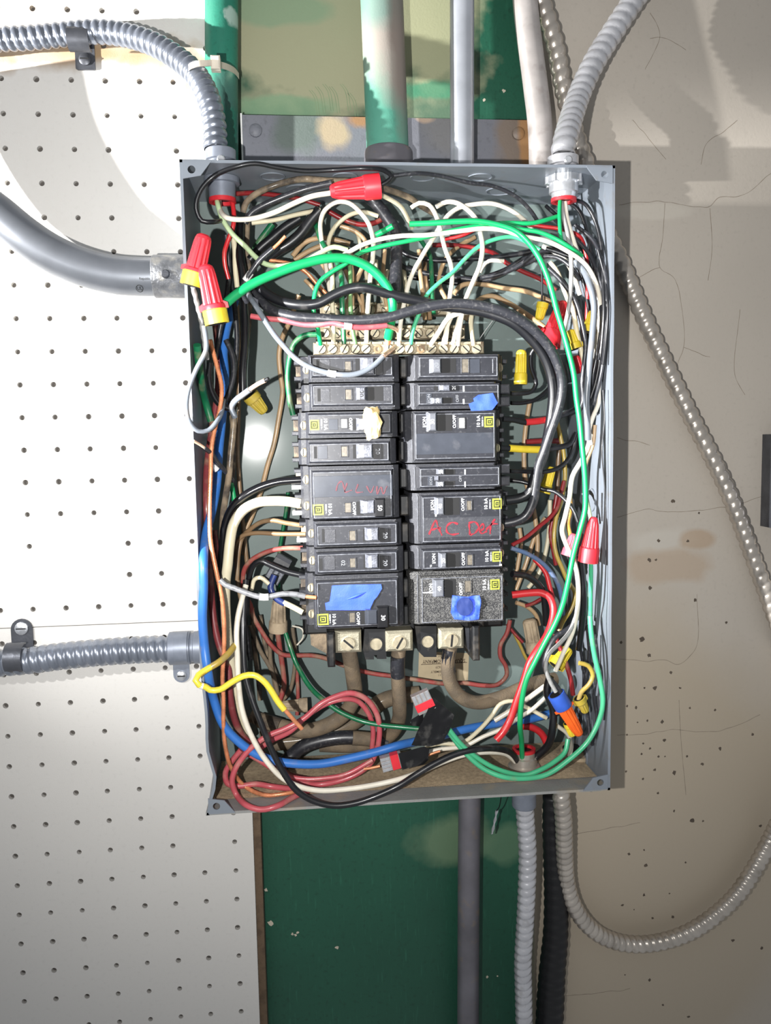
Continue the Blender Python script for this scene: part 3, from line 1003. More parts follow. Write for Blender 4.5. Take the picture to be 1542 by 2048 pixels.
tag(MB().tube(path('1003,1590,40 998,1615,20 993,1622,14', 2), 0.5, 6).build('wire', 'black'), 'short dark thread holding the bright metal strip under the enclosure', 'wire')

# ---------------------------------------------------------------- enclosure
from mathutils.geometry import tessellate_polygon

box = thing('electrical_enclosure', 'open grey metal breaker panel enclosure without its cover', 'enclosure', ((BOX_X0 + BOX_X1) / 2, 0, (BOX_Z0 + BOX_Z1) / 2))
MB().box(BOX_X0, BOX_X1, 0.2, 2.0, BOX_Z0, BOX_Z1).build('back_panel', 'box_back', box)
zb = P(425, 1560, 98)[2]
zb2 = P(425, 1440, 98)[2]


def side(name, m, vertical, at, inward, bend=False):
    n1, n2 = 48, 6
    T = 2.0
    vs = []
    for s_ in (0, 1):
        for i in range(n1 + 1):
            for j in range(n2 + 1):
                h = 0.2 + (BOX_H - 0.2) * j / n2
                if vertical:
                    z = BOX_Z0 + (BOX_Z1 - BOX_Z0) * i / n1
                    d = 0.0
                    if bend:
                        d = (6.5 * math.exp(-((z - zb) / 16) ** 2) + 2.2 * math.exp(-((z - zb2) / 26) ** 2)) * (h / BOX_H) ** 1.6
                    else:
                        d = 0.5 * noise.noise(Vector((z * 0.02, h * 0.02, at)))
                    vs.append((at + inward * (s_ * T) + inward * d, h, z))
                else:
                    x = BOX_X0 + (BOX_X1 - BOX_X0) * i / n1
                    d = 0.4 * noise.noise(Vector((x * 0.02, h * 0.02, at)))
                    vs.append((x, h, at + inward * (s_ * T) + inward * d))
    fs = []
    w = n2 + 1
    off = (n1 + 1) * w
    flip = (vertical and inward > 0) or (not vertical and inward < 0)
    for i in range(n1):
        for j in range(n2):
            q = (i * w + j, i * w + j + 1, (i + 1) * w + j + 1, (i + 1) * w + j)
            fs.append(q if not flip else q[::-1])
            q2 = tuple(k + off for k in q)
            fs.append(q2[::-1] if not flip else q2)
        fs.append((i * w + n2, off + i * w + n2, off + (i + 1) * w + n2, (i + 1) * w + n2))
    for i in (0, n1):
        for j in range(n2):
            fs.append((i * w + j, i * w + j + 1, off + i * w + j + 1, off + i * w + j))
    return MB().add(vs, fs).build(name, m, box, smooth=50)


side('side_wall', 'box_grey', True, BOX_X0, 1, True)
side('side_wall', 'box_grey', True, BOX_X1, -1)
side('top_wall', 'box_grey', False, BOX_Z1, -1)
side('bottom_wall', 'box_dusty', False, BOX_Z0, 1)
for cx, cz, sx, sz in ((BOX_X0 + 2, BOX_Z1 - 1, 1, -1), (BOX_X1 - 2, BOX_Z1 - 1, -1, -1), (BOX_X0 + 2, BOX_Z0 + 1, 1, 1), (BOX_X1 - 2, BOX_Z0 + 1, -1, 1)):
    out = [(0, 0), (19, 0), (11.5, 9.5), (0, 11.5)]
    hole = [(5.8 + 2.6 * math.cos(2 * math.pi * k / 14), 5.6 + 2.6 * math.sin(2 * math.pi * k / 14)) for k in range(14)]
    allp = out + hole
    tri = tessellate_polygon([[Vector((p[0], p[1], 0)) for p in out], [Vector((p[0], p[1], 0)) for p in hole]])
    vs = [(cx + sx * p[0], 97.4, cz + sz * p[1]) for p in allp] + [(cx + sx * p[0], 98.6, cz + sz * p[1]) for p in allp]
    N = len(allp)
    fs = []
    for t in tri:
        fs.append(tuple(i + N for i in t))
        fs.append(tuple(t))
    for k in range(4):
        fs.append((k, (k + 1) % 4, N + (k + 1) % 4, N + k))
    for k in range(14):
        fs.append((4 + k, 4 + (k + 1) % 14, N + 4 + (k + 1) % 14, N + 4 + k))
    MB().add(vs, fs).build('corner_tab', 'box_grey', box)
for k, (px, h) in enumerate(((545, 70), (690, 72), (845, 72), (960, 74), (1000, 40), (600, 40))):
    x = P(px, 350, h)[0]
    r = 9 if k < 4 else 11
    MB().ring((x, h, BOX_Z1 - 2.0), (x, h, BOX_Z1 - 2.7), r, r - 0.9, 24).build('knockout', 'box_grey', box, smooth=40)
for k, (py, h) in enumerate(((500, 60), (620, 30), (800, 55), (1000, 60), (1440, 40), (1510, 45), (1560, 60))):
    z = P(1180, py, h)[2]
    r = 9
    MB().ring((BOX_X1 - 2.0, h, z), (BOX_X1 - 2.8, h, z), r, r - 0.9, 24).build('knockout', 'box_grey', box, smooth=40)
# dust bank lying along the enclosure floor
vs, fs = [], []
nx, nh = 60, 10
for i in range(nx + 1):
    for j in range(nh + 1):
        x = BOX_X0 + 3 + (BOX_X1 - BOX_X0 - 6) * i / nx
        h = 4 + 74 * j / nh
        e = min(1, i / 4, (nx - i) / 4, j / 2, (nh - j) / 2)
        d = max(0.05, 2.4 * e * (0.5 + noise.noise(Vector((x * 0.03, h * 0.04, 2))) + 0.4 * noise.noise(Vector((x * 0.2, h * 0.2, 5)))))
        vs.append((x, h, BOX_Z0 + 2.3 + d))
for i in range(nx):
    for j in range(nh):
        a = i * (nh + 1) + j
        fs.append((a, a + nh + 1, a + nh + 2, a + 1))
mat('dust', (176, 156, 128), rough=0.95, var=0.25, vscale=400, bump=0.6, bscale=1500)
o = MB().add(vs, fs).build('dust', 'dust', smooth=180)
o['label'] = 'pale dust lying along the floor of the enclosure'
o['category'] = 'dust'
o['kind'] = 'stuff'


# ---------------------------------------------------------------- bus assembly, lugs and neutral bars
HF = 98.0     # breaker face
bus = thing('bus_assembly', 'black plastic bus base with three cable lugs under the breaker columns', 'bus', P(805, 1000, 2))
MB().pbox(598, 712, 1005, 1262, 2, 30, 2).build('base_rail', 'plastic_black', bus)
for i in range(10):
    y = 716 + i * 55
    MB().pbox(800, y, 818, y + 40, 30, 78, 1).build('bus_stab', 'plastic_black', bus)
MB().pbox(612, 1240, 968, 1262, 2, 64, 1.5).build('end_block', 'plastic_black', bus)


def lug(px0, py0, px1, py1, ang, top=80):
    m = MB().pbox(px0, py0, px1, py1, 40, top, 2.0)
    o = m.build('cable_lug', 'lug_metal', bus)
    q = P((px0 + px1) / 2, (py0 + py1) / 2 + 3, top)
    MB().revolve((q[0], top - 0.1, q[2]), (q[0], top + 1.6, q[2]), [(0, 5.6), (0.35, 5.6), (0.4, 5.0), (1, 4.8)], 22).build('lug_screw', 'screw_metal', o, smooth=35)
    a = math.radians(ang)
    mb = MB()
    dx, dz = math.cos(a), math.sin(a)
    L_, W_ = 4.6, 0.75
    pts = [(q[0] + dx * L_ - dz * W_, q[2] + dz * L_ + dx * W_), (q[0] - dx * L_ - dz * W_, q[2] - dz * L_ + dx * W_), (q[0] - dx * L_ + dz * W_, q[2] - dz * L_ - dx * W_), (q[0] + dx * L_ + dz * W_, q[2] + dz * L_ - dx * W_)]
    mb.prism(pts, top + 1.4, top + 1.75)
    mb.build('screw_slot', 'slot_dark', o)
    MB().revolve((q[0] - 1, top - 9, P(0, py0, top)[2] + 0.3), (q[0] - 1, top - 9, P(0, py0, top)[2] + 2.2), [(0, 4.5), (1, 3.6)], 14).build('yellow_mark', 'brass', o, smooth=40)


lug(670, 1262, 723, 1306, -42)
lug(772, 1262, 826, 1303, 60)
lug(878, 1257, 928, 1298, 84)
for pts, h1 in (([(729, 1258), (771, 1258), (773, 1318), (754, 1318), (754, 1310), (748, 1310), (748, 1319), (731, 1319), (726, 1300)], 74), ([(830, 1252), (873, 1252), (873, 1314), (848, 1314), (836, 1302)], 74)):
    MB().pprism(pts, 30, h1).build('divider_block', 'plastic_black', bus)
for px, py in ((752, 1288), (855, 1283)):
    q = P(px, py, 74)
    MB().ring((q[0], 74, q[2]), (q[0], 75, q[2]), 5.6, 4.6, 20).build('screw_hole_rim', 'plastic_black', bus, smooth=40)
    MB().cyl((q[0], 73.9, q[2]), (q[0], 74.2, q[2]), 4.6, 20).build('recessed_screw', 'screw_metal', bus)
MB().pbox(655, 1266, 670, 1335, 30, 84, 1.2).build('end_post', 'plastic_black', bus)
MB().pbox(946, 1252, 960, 1322, 30, 84, 1.2).build('end_post', 'plastic_black', bus)
MB().pprism([(620, 1264), (652, 1264), (654, 1308), (622, 1290)], 20, 60).build('end_wedge', 'dusty_dark', bus)
MB().pprism([(930, 1256), (946, 1256), (946, 1318), (934, 1296)], 30, 70).build('end_wedge', 'steel_dark', bus)

# paper label on the back panel, printed upside down
lab = sheet('paper_label', 'sticker_tan', [(838, 1303), (938, 1306), (936, 1362), (836, 1357)], 2.1, 0.15, 0.0, cuts=1)
tag(lab, 'tan paper label fixed upside down on the back panel below the lugs', 'label')
flat_text('SQUARE D COMPANY', 888, 1322, 2.4, 7.5, 181, 'ink_brown', lab, bold=0.012, sx=0.84)
flat_text('LEXINGTON, KY', 892, 1312, 2.4, 3.6, 181, 'ink_brown', lab, sx=0.9)
flat_text('ISSUE 4629', 886, 1334, 2.4, 5.2, 181, 'ink_brown', lab, sx=0.9)
flat_text('PANEL ASSEMBLY', 887, 1343, 2.4, 4.8, 181, 'ink_brown', lab, bold=0.012, sx=1.0)
flat_text('11', 879, 1350, 2.4, 4.6, 181, 'ink_brown', lab)
MB().pbox(842, 1326.5, 934, 1327.6, 2.2, 2.45).build('printed_line', 'ink_brown', lab)


def neutral_bar(label, px0, px1, py0, py1, h, xs, empties=(), m='lug_metal'):
    t = thing('neutral_bar', label, 'terminal bar', P((px0 + px1) / 2, (py0 + py1) / 2, h - 14), 'screw terminal bars above the breakers')
    MB().pbox(px0, py0, px1, py1, h - 14, h - 2.0, 0.6).build('bar', 'bar_metal', t)
    for k, px in enumerate(xs):
        w = 11
        z0, z1 = py0 - 1, py1 + 1
        MB().pbox(px - w + 0.6, z0, px + w - 0.6, z0 + (z1 - z0) * 0.22, h - 2.4, h + 0.6, 0.5).build('wire_clamp', 'screw_metal', t)
        if px in empties:
            q = P(px, (py0 + py1) / 2 + 2, h)
            MB().ring((q[0], h - 2.2, q[2]), (q[0], h - 0.8, q[2]), 3.0, 1.6, 12).build('threaded_hole', 'brown', t, smooth=40)
            continue
        q = P(px, (py0 + py1) / 2 + 2, h)
        o = MB().revolve((q[0], h - 2.2, q[2]), (q[0], h + 1.0, q[2]), [(0, 3.55), (0.75, 3.55), (1, 3.1)], 16).build('terminal_screw', 'screw_metal', t, smooth=40)
        a = math.radians(random.choice((40, 55, -45, 80, -30, 60)))
        dx, dz = math.cos(a), math.sin(a)
        pts = [(q[0] + s1 * dx * 3.1 - s2 * dz * 0.42, q[2] + s1 * dz * 3.1 + s2 * dx * 0.42) for s1, s2 in ((1, 1), (-1, 1), (-1, -1), (1, -1))]
        MB().prism(pts, h + 0.9, h + 1.12).build('screw_slot', 'slot_dark', o)
    return t


neutral_bar('front terminal bar of slotted screws along the top of the breakers', 627, 968, 684, 708, 66, (643, 665, 689, 711, 732, 755, 777, 800, 818, 842, 864, 887, 909, 931, 953), (755, 842))
neutral_bar('middle terminal bar of slotted screws behind the front bar', 632, 930, 651, 678, 46, (650, 673, 699, 724, 750, 775, 812, 836, 860, 885, 912), (699,))
neutral_bar('rear terminal bar against the back panel, under the two fat black cables', 640, 900, 606, 630, 26, (655, 679, 708, 742, 752 + 20, 848, 872), ())

# ---------------------------------------------------------------- circuit breakers
BG = 'circuit breakers'


def breaker(label, px0, px1, py0, py1, side_, face, items, poles=1, body='breaker', facem='breaker_face'):
    """side_ -1: wires enter from the pegboard side; +1: from the plaster side"""
    ym, xm = (py0 + py1) / 2, (px0 + px1) / 2
    X0, X1 = P(px0, ym, HF)[0], P(px1, ym, HF)[0]
    Z1, Z0 = P(xm, py0, HF)[2], P(xm, py1, HF)[2]
    t = thing('circuit_breaker', label, 'breaker', ((X0 + X1) / 2, 40, (Z0 + Z1) / 2), BG)
    g = 0.25
    Z0 += g
    Z1 -= g
    # stepped moulded body, profile along the length
    L_ = X1 - X0

    def xx(u):
        return X0 + u if side_ < 0 else X1 - u

    prof = [(0, 30), (0, 74), (2.0, 78), (5.5, 78), (5.5, 89), (7, 91.5), (L_ - 5, 91.5), (L_ - 0.8, 87), (L_, 84), (L_, 30)]
    vs = [(xx(u), h, Z0) for u, h in prof] + [(xx(u), h, Z1) for u, h in prof]
    n = len(prof)
    fs = [tuple(range(n)), tuple(range(2 * n - 1, n - 1, -1))] + [(i, n + i, n + (i + 1) % n, (i + 1) % n) for i in range(n)]
    MB().add(vs, fs).build('body', body, t)
    # moulding seam ridges along both long edges
    for z in (Z0 + 1.1, Z1 - 1.1):
        MB().box(xx(7.5), xx(L_ - 5.5), 91.4, 92.6, z - 0.55, z + 0.55, 0.3).build('edge_ridge', body, t)
    fx0, fy0, fx1, fy1 = face
    MB().pbox(fx0, fy0, fx1, fy1, 91.0, HF, 1.3).build('face', facem, t)
    # inner lip around the face recess
    A, B = P(fx0, (fy0 + fy1) / 2, HF), P(fx1, (fy0 + fy1) / 2, HF)
    zt, zb_ = P((fx0 + fx1) / 2, fy0, HF)[2], P((fx0 + fx1) / 2, fy1, HF)[2]
    for z0, z1 in ((zt - 1.7, zt - 1.1), (zb_ + 1.1, zb_ + 1.7)):
        MB().box(A[0] + 1.5, B[0] - 1.5, HF - 0.2, HF + 0.35, z0, z1, 0.15).build('face_rim', 'edge_worn', t)
    for x in (A[0] + 1.1, B[0] - 1.7):
        MB().box(x, x + 0.6, HF - 0.2, HF + 0.35, zb_ + 1.2, zt - 1.2, 0.15).build('face_rim', 'edge_worn', t)
    MB().box(xx(L_ - 5.2), xx(L_ - 4.8), 91.3, 91.9, Z0 + 2, Z1 - 2).build('end_edge', 'edge_worn', t)
    MB().box(xx(6.8), xx(7.3), 91.3, 91.9, Z0 + 2, Z1 - 2).build('end_edge', 'edge_worn', t)
    for k in range(1, poles):
        zc = Z1 - (Z1 - Z0) * k / poles
        MB().box(xx(7.2), xx(L_ * 0.1), 91.2, 92.2, zc - 0.4, zc + 0.4, 0.2).build('pole_seam', 'edge_worn', t)
    if 'tandem' in label:
        MB().box(xx(-5.5), xx(4), 70, 88, Z0 + 1.5, (Z0 + Z1) / 2 - 1, 0.8).build('end_block', body, t)
        MB().box(xx(-5.5), xx(4), 70, 88, (Z0 + Z1) / 2 + 1, Z1 - 1.5, 0.8).build('end_block', body, t)
    for k in range(poles):
        zc = Z1 - (Z1 - Z0) * (k + 0.5) / poles
        u0 = -4.6
        # clamp jaws and the terminal screw at the wire end
        for dz in (-5.6, 5.6):
            MB().box(xx(u0), xx(1.5), 44, 71, zc + dz - 1.5, zc + dz + 1.5, 0.5).build('terminal_jaw', body, t)
        MB().box(xx(u0 + 1.2), xx(1), 52, 60, zc - 4, zc + 4, 0.4).build('terminal_plate', 'screw_metal' if 'marked 50' in label else 'dusty_dark', t)
        if 'marked 50' in label:
            MB().box(xx(u0 - 2.0), xx(1), 60, 73, zc - 7.6, zc - 4.6, 0.5).build('clamp_strap', 'tape_white', t)
        q0, q1 = Vector((xx(5.6), 83.0, zc)), Vector((xx(3.4), 85.2, zc))
        o = MB().revolve(q0, q1, [(0, 3.3), (0.7, 3.3), (1, 2.7)], 14).build('terminal_screw', 'screw_metal', t, smooth=40)
        d = (q1 - q0).normalized()
        w = Vector((0, 0, 1))
        c = q1 + d * 0.05
        e = d.cross(w).normalized() * 0.4
        MB().add([c + w * 2.6 + e, c - w * 2.6 + e, c - w * 2.6 - e, c + w * 2.6 - e], [(0, 1, 2, 3), (3, 2, 1, 0)]).build('screw_slot', 'slot_dark', o)
    rot = 90 if side_ < 0 else -90
    for it in items:
        kind = it[0]
        if kind == 'slot':
            MB().pbox(*it[1], HF - 0.5, HF + 0.15).build('slot', 'slot_dark', t)
        elif kind == 'win':
            w = MB().pbox(*it[1], HF - 0.3, HF + 0.45, 0.25).build('indicator_window', it[2], t)
            x0, y0, x1, y1 = it[1]
            for r in ((x0 - 2, y0 - 2, x1 + 2, y0), (x0 - 2, y1, x1 + 2, y1 + 2), (x0 - 2, y0, x0, y1), (x1, y0, x1 + 2, y1)):
                MB().pbox(*r, HF - 0.3, HF + 0.7, 0.2).build('window_rim', body, t)
        elif kind == 'handle':
            # rocker handle standing in its slot, leaning the way it is thrown
            x0, y0, x1, y1 = it[1]
            a, b_ = P(x0, (y0 + y1) / 2, HF + 5), P(x1, (y0 + y1) / 2, HF + 5)
            zt_, zl = P(x0, y0, HF + 5)[2], P(x0, y1, HF + 5)[2]
            ln = it[3] if len(it) > 3 else 0
            h1 = HF + 5.2
            vs = [(a[0] - max(ln, 0), HF - 1, zl), (b_[0] - min(ln, 0), HF - 1, zl), (b_[0] - min(ln, 0), HF - 1, zt_), (a[0] - max(ln, 0), HF - 1, zt_),
                  (a[0], h1 - 0.8, zl + 0.2), (b_[0], h1 - 0.8, zl + 0.2), (b_[0], h1 - 0.8, zt_ - 0.2), (a[0], h1 - 0.8, zt_ - 0.2),
                  (a[0] + 0.8, h1, zl + 1), (b_[0] - 0.8, h1, zl + 1), (b_[0] - 0.8, h1, zt_ - 1), (a[0] + 0.8, h1, zt_ - 1)]
            fs = [(8, 9, 10, 11)]
            for q in (0, 4):
                fs += [(q + i, q + (i + 1) % 4, q + 4 + (i + 1) % 4, q + 4 + i) for i in range(4)]
            o = MB().add(vs, fs).build('handle', it[2], t)
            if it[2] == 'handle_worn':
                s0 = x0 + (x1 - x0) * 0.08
                MB().pbox(s0, y0 + 2, s0 + (x1 - x0) * 0.3, y1 - 2, h1 - 0.3, h1 + 0.15).build('painted_highlight', 'handle_highlight', o)  # bright highlight strip on the handle, painted as a lighter block
            if len(it) > 4 and it[4]:
                flat_text(it[4], (x0 + x1) / 2, (y0 + y1) / 2, h1, it[5] if len(it) > 5 else 8, rot, it[6] if len(it) > 6 else 'ink_white', o, 'rating', bold=0.01)
        elif kind == 'block':
            MB().pbox(*it[1], HF - 0.2, HF + it[3], 0.15).build('raised_block', it[2], t)
        elif kind == 'line':
            MB().pbox(*it[1], HF, HF + 0.3).build('printed_line', 'ink_white', t)
        elif kind == 'text':
            flat_text(it[1], it[2], it[3], HF + (it[6] if len(it) > 6 else 0.05), it[4], rot, it[5] if len(it) > 5 else 'ink_white', t, bold=0.012)
        elif kind == 'logo':
            x0, y0, x1, y1 = it[1]
            lo = MB().pbox(x0, y0, x1, y1, HF, HF + 0.2).build('logo', 'logo_yellow', t)
            w, hgt = x1 - x0, y1 - y0

            def fr(f0, f1, dh, m):
                mb = MB()
                a0, b0, a1, b1 = x0 + w * f0, y0 + hgt * f0, x1 - w * f0, y1 - hgt * f0
                c0, d0, c1, d1 = x0 + w * f1, y0 + hgt * f1, x1 - w * f1, y1 - hgt * f1
                for r in ((a0, b0, a1, d0), (a0, d1, a1, b1), (a0, d0, c0, d1), (c1, d0, a1, d1)):
                    mb.pbox(*r, HF + 0.15, HF + 0.15 + dh)
                mb.build('logo_ring', m, lo)
            fr(0.13, 0.24, 0.2, 'ink_black')
            fr(0.34, 0.44, 0.2, 'ink_black')
            # the letter inside: two serifs on the ring
            mb = MB()
            bx = x1 - w * 0.36 if side_ < 0 else x0 + w * 0.36
            for yy in (y0 + hgt * 0.30, y1 - hgt * 0.36):
                if side_ < 0:
                    mb.pbox(x0 + w * 0.27, yy, x0 + w * 0.34, yy + hgt * 0.10, HF + 0.15, HF + 0.35)
                else:
                    mb.pbox(x1 - w * 0.34, yy, x1 - w * 0.27, yy + hgt * 0.10, HF + 0.15, HF + 0.35)
            mb.build('logo_letter', 'ink_black', lo)
    return t


def ka(x, y, side_=-1, dx=None):
    """rating print: 10 kA and the fine line beside it"""
    d = (x - 8) if side_ < 0 else (x + 8)
    return [('text', '10 kA', x, y, 7.0), ('text', '120/240 V~', d, y, 3.0)]


breaker('single-pole breaker at the top of the pegboard-side column, under the looping grey wire', 601, 803, 707, 763, -1, (622, 712, 787, 754), [
    ('slot', (633, 718, 639, 748)), ('block', (641, 719, 660, 747), 'breaker', 0.3), ('win', (690, 723, 702, 743), 'window_dim'), ('slot', (711, 717, 728, 749)), ('handle', (727, 715, 748, 749), 'handle_worn', 2.5), ('block', (752, 717, 766, 750), 'handle_black', 1.5)])
breaker('single-pole breaker thrown over, its pale handle marked 20, second from the top', 603, 805, 765, 820, -1, (624, 768, 788, 812), [
    ('slot', (635, 777, 641, 803)), ('block', (643, 778, 660, 804), 'breaker', 0.3), ('win', (691, 779, 703, 799), 'window_dim'), ('handle', (713, 774, 731, 801), 'handle_worn', -2.5, '20', 9, 'ink_black'), ('slot', (733, 773, 766, 802)), ('block', (768, 774, 784, 802), 'breaker', 0.3)])
breaker('breaker with a yellow square logo whose handle carries the masking tape', 596, 800, 822, 876, -1, (615, 826, 783, 869), [
    ('logo', (619, 840, 638, 860))] + ka(651, 848) + [('block', (658, 838, 676, 860), 'breaker_glossy', 0.2), ('win', (682, 838, 694, 856), 'window_pale'), ('text', 'O/OFF', 701, 848, 6.0), ('slot', (706, 838, 718, 860)), ('handle', (718, 836, 740, 861), 'handle_worn', 2)])
breaker('single-pole breaker marked 20 below the masking tape lump', 597, 797, 878, 930, -1, (617, 884, 780, 925), [
    ('slot', (628, 893, 634, 917)), ('block', (636, 892, 655, 918), 'breaker_glossy', 0.3), ('win', (683, 893, 695, 913), 'window_dim'), ('slot', (706, 889, 718, 917)), ('handle', (718, 888, 745, 917), 'handle_worn', 2), ('block', (747, 888, 764, 918), 'handle_black', 1.0), ('text', '20', 755, 903, 8.5, 'ink_dim', 1.1)])
b50 = breaker('double-pole breaker marked 50 with faded red pen on its smoky face', 602, 803, 932, 1040, -1, (624, 940, 786, 1038), [
    ('block', (625, 951, 785, 993), 'breaker_glossy', 0.25), ('logo', (626, 1009, 647, 1030))] + ka(660, 1018) + [('win', (690, 1006, 702, 1025), 'window_dim'), ('text', 'O/OFF', 708, 1017, 6.5), ('slot', (713, 1003, 726, 1030)), ('handle', (726, 1001, 749, 1028), 'handle_worn', 2), ('handle', (750, 997, 769, 1035), 'handle_black', 0, '50', 8.5)], 2)
ribbon_ink([[(672, 982), (676, 968), (683, 963), (690, 984)], [(694, 966), (690, 984), (704, 980)], [(716, 968), (712, 984), (726, 984)], [(733, 972), (741, 985), (748, 972)], [(754, 972), (754, 988), (762, 974), (766, 988), (774, 972)]], HF + 0.3, 3, 'ink_red_faded', b50)
breaker('plain single-pole breaker with a black handle, below the one marked 50', 612, 808, 1042, 1096, -1, (632, 1047, 796, 1091), [
    ('slot', (644, 1058, 649, 1085)), ('block', (650, 1059, 671, 1085), 'breaker', 0.3), ('win', (699, 1062, 711, 1081), 'window_dim'), ('slot', (726, 1058, 735, 1083)), ('handle', (735, 1056, 757, 1082), 'handle_worn', 2), ('block', (760, 1057, 778, 1084), 'handle_black', 1.2), ('text', '20', 770, 1071, 9, 'ink_dim', 1.3)])
breaker('dusty single-pole breaker just above the one with the long blue tape', 614, 812, 1098, 1150, -1, (633, 1104, 796, 1145), [
    ('slot', (637, 1117, 645, 1140)), ('block', (649, 1113, 670, 1139), 'breaker', 0.3), ('text', '02', 686, 1126, 8, 'ink_dim'), ('win', (700, 1117, 711, 1135), 'window_dim'), ('slot', (727, 1111, 736, 1137)), ('handle', (736, 1110, 756, 1137), 'handle_worn', 2), ('block', (760, 1112, 778, 1139), 'handle_black', 1.2), ('text', '20', 770, 1126, 9, 'ink_dim', 1.3)])
b30 = breaker('double-pole breaker marked 30 at the bottom of the pegboard-side column', 612, 812, 1152, 1260, -1, (632, 1160, 797, 1254), [
    ('logo', (635, 1228, 657, 1250))] + ka(668, 1238) + [('win', (699, 1226, 710, 1245), 'window_dim'), ('text', 'O/OFF', 716, 1237, 6.5), ('slot', (722, 1222, 735, 1250)), ('handle', (735, 1220, 755, 1250), 'breaker_glossy', 2), ('handle', (755, 1214, 777, 1257), 'handle_black', 0, '30', 8.5), ('block', (636, 1170, 640, 1180), 'slot_dark', 0.2), ('text', '-', 640, 1212, 8, 'ink_dim')], 2)
breaker('single-pole breaker at the top of the plaster-side column, handle moulded 20', 818, 1020, 707, 760, 1, (836, 711, 998, 756), [
    ('handle', (865, 717, 882, 746), 'handle_grey', 2, '20', 9, 'ink_dim'), ('slot', (884, 717, 912, 746)), ('win', (924, 718, 937, 745), 'window_dim'), ('block', (940, 718, 960, 746), 'breaker_glossy', 0.3), ('block', (985, 718, 987, 746), 'handle_worn', 0.3)], facem='breaker_face')
breaker('tandem breaker with two small handles and a blue tape scrap on its end', 816, 1012, 763, 818, 1, (835, 767, 1000, 811), [
    ('slot', (868, 770, 877, 781)), ('handle', (879, 769, 900, 782), 'handle_worn', -1.5), ('text', '20', 908, 775, 7), ('line', (926, 772, 929, 783)), ('line', (926, 798, 929, 808)), ('block', (836, 784, 998, 785.5), 'handle_grey', 0.3), ('block', (853, 787, 864, 808), 'breaker_glossy', 0.3), ('text', 'I/ON', 858, 797, 6, 'ink_dim', 0.4), ('handle', (866, 795, 885, 808), 'handle_grey', 1.5, '20', 7), ('slot', (887, 795, 905, 808)), ('text', 'OFF', 915, 797, 6, 'ink_dim')], 1)
breaker('double-pole breaker marked 30 with a plain smooth lower half', 812, 1014, 820, 925, 1, (828, 824, 992, 920), [
    ('text', 'I/ON', 849, 844, 7), ('line', (853, 825, 856.5, 863)), ('handle', (858, 825, 873, 862), 'handle_grey', 1.5, '30', 8), ('slot', (875, 826, 904, 862)), ('text', 'O/OFF', 909, 843, 6.5), ('win', (918, 836, 929, 856), 'window_pale'), ('logo', (969, 833, 988, 854))] + ka(957, 843, 1) + [('block', (833, 866, 988, 908), 'breaker_glossy', 0.3)], 2)
breaker('tandem breaker with white 20 marks between the 30 and the 40', 818, 1012, 927, 981, 1, (838, 933, 1001, 975), [
    ('handle', (877, 938, 889, 949), 'handle_grey', 1, '20', 6.5), ('slot', (891, 937, 910, 949)), ('line', (929, 939, 931.5, 949)), ('line', (929, 963, 931.5, 974)), ('block', (839, 950, 999, 951.4), 'handle_grey', 0.3), ('block', (856, 953, 867, 971), 'breaker_glossy', 0.3), ('text', 'I/ON', 862, 962, 5.5, 'ink_dim', 0.4), ('block', (869, 952, 877, 961), 'handle_worn', 0.8), ('handle', (876, 963, 889, 974), 'handle_grey', 1, '20', 6.5), ('slot', (891, 962, 910, 974)), ('text', 'OFF', 921, 957, 5.5, 'ink_dim')], 1)
b40 = breaker('double-pole breaker marked 40 with red handwriting on its lower half', 824, 1022, 985, 1088, 1, (843, 990, 1004, 1085), [
    ('text', 'I/ON', 865, 1010, 7), ('line', (870, 995, 873, 1033)), ('handle', (874, 995, 888, 1030), 'handle_grey', 1.5, '40', 7.5), ('slot', (891, 995, 919, 1030)), ('text', 'O/OFF', 926, 1009, 6.5), ('win', (934, 1002, 943, 1020), 'window_dim'), ('logo', (985, 997, 1003, 1018))] + ka(972, 1008, 1) + [('block', (846, 1034, 1001, 1074), 'breaker', 0.25)], 2)
ribbon_ink([[(858, 1069), (865, 1052), (871, 1041), (877, 1056), (884, 1071)], [(863, 1060), (872, 1057), (882, 1056)], [(916, 1048), (904, 1045), (894, 1052), (894, 1064), (904, 1069), (918, 1067)],
            [(938, 1048), (940, 1070)], [(937, 1046), (950, 1044), (957, 1054), (950, 1066), (940, 1070)], [(960, 1062), (968, 1056), (966, 1048), (959, 1056), (963, 1067), (974, 1062)], [(990, 1038), (982, 1050), (980, 1068)], [(972, 1060), (984, 1048), (996, 1048)]], HF + 0.3, 4.2, 'ink_red', b40)
breaker('single-pole breaker marked 20 with a yellow logo, second from the bottom', 825, 1022, 1090, 1139, 1, (844, 1097, 1004, 1138), [
    ('text', 'I/ON', 868, 1117, 7), ('text', 'T2', 862, 1132, 3.5), ('handle', (882, 1107, 893, 1136), 'handle_grey', 1.5, '20', 7.5), ('slot', (895, 1105, 920, 1135)), ('text', 'O/OFF', 927, 1118, 6.5), ('win', (935, 1110, 945, 1130), 'window_dim'), ('logo', (985, 1103, 1003, 1123))] + ka(974, 1113, 1) + [('block', (999, 1128, 1004, 1132), 'window_pale', 0.5)], 1)
breaker('powder-dusted double-pole breaker marked 40 at the bottom of its column', 824, 1022, 1143, 1250, 1, (841, 1151, 1008, 1246), [
    ('text', 'I/ON', 862, 1177, 7), ('line', (846, 1184, 866, 1186)), ('handle', (870, 1160, 888, 1195), 'handle_grey', 1.5, '40', 7.5), ('slot', (890, 1158, 912, 1195)), ('text', 'O/OFF', 922, 1178, 6.5), ('win', (930, 1162, 942, 1184), 'window_dim'), ('logo', (981, 1159, 999, 1179))] + ka(969, 1170, 1), 2, 'breaker_dust', 'breaker_dust')

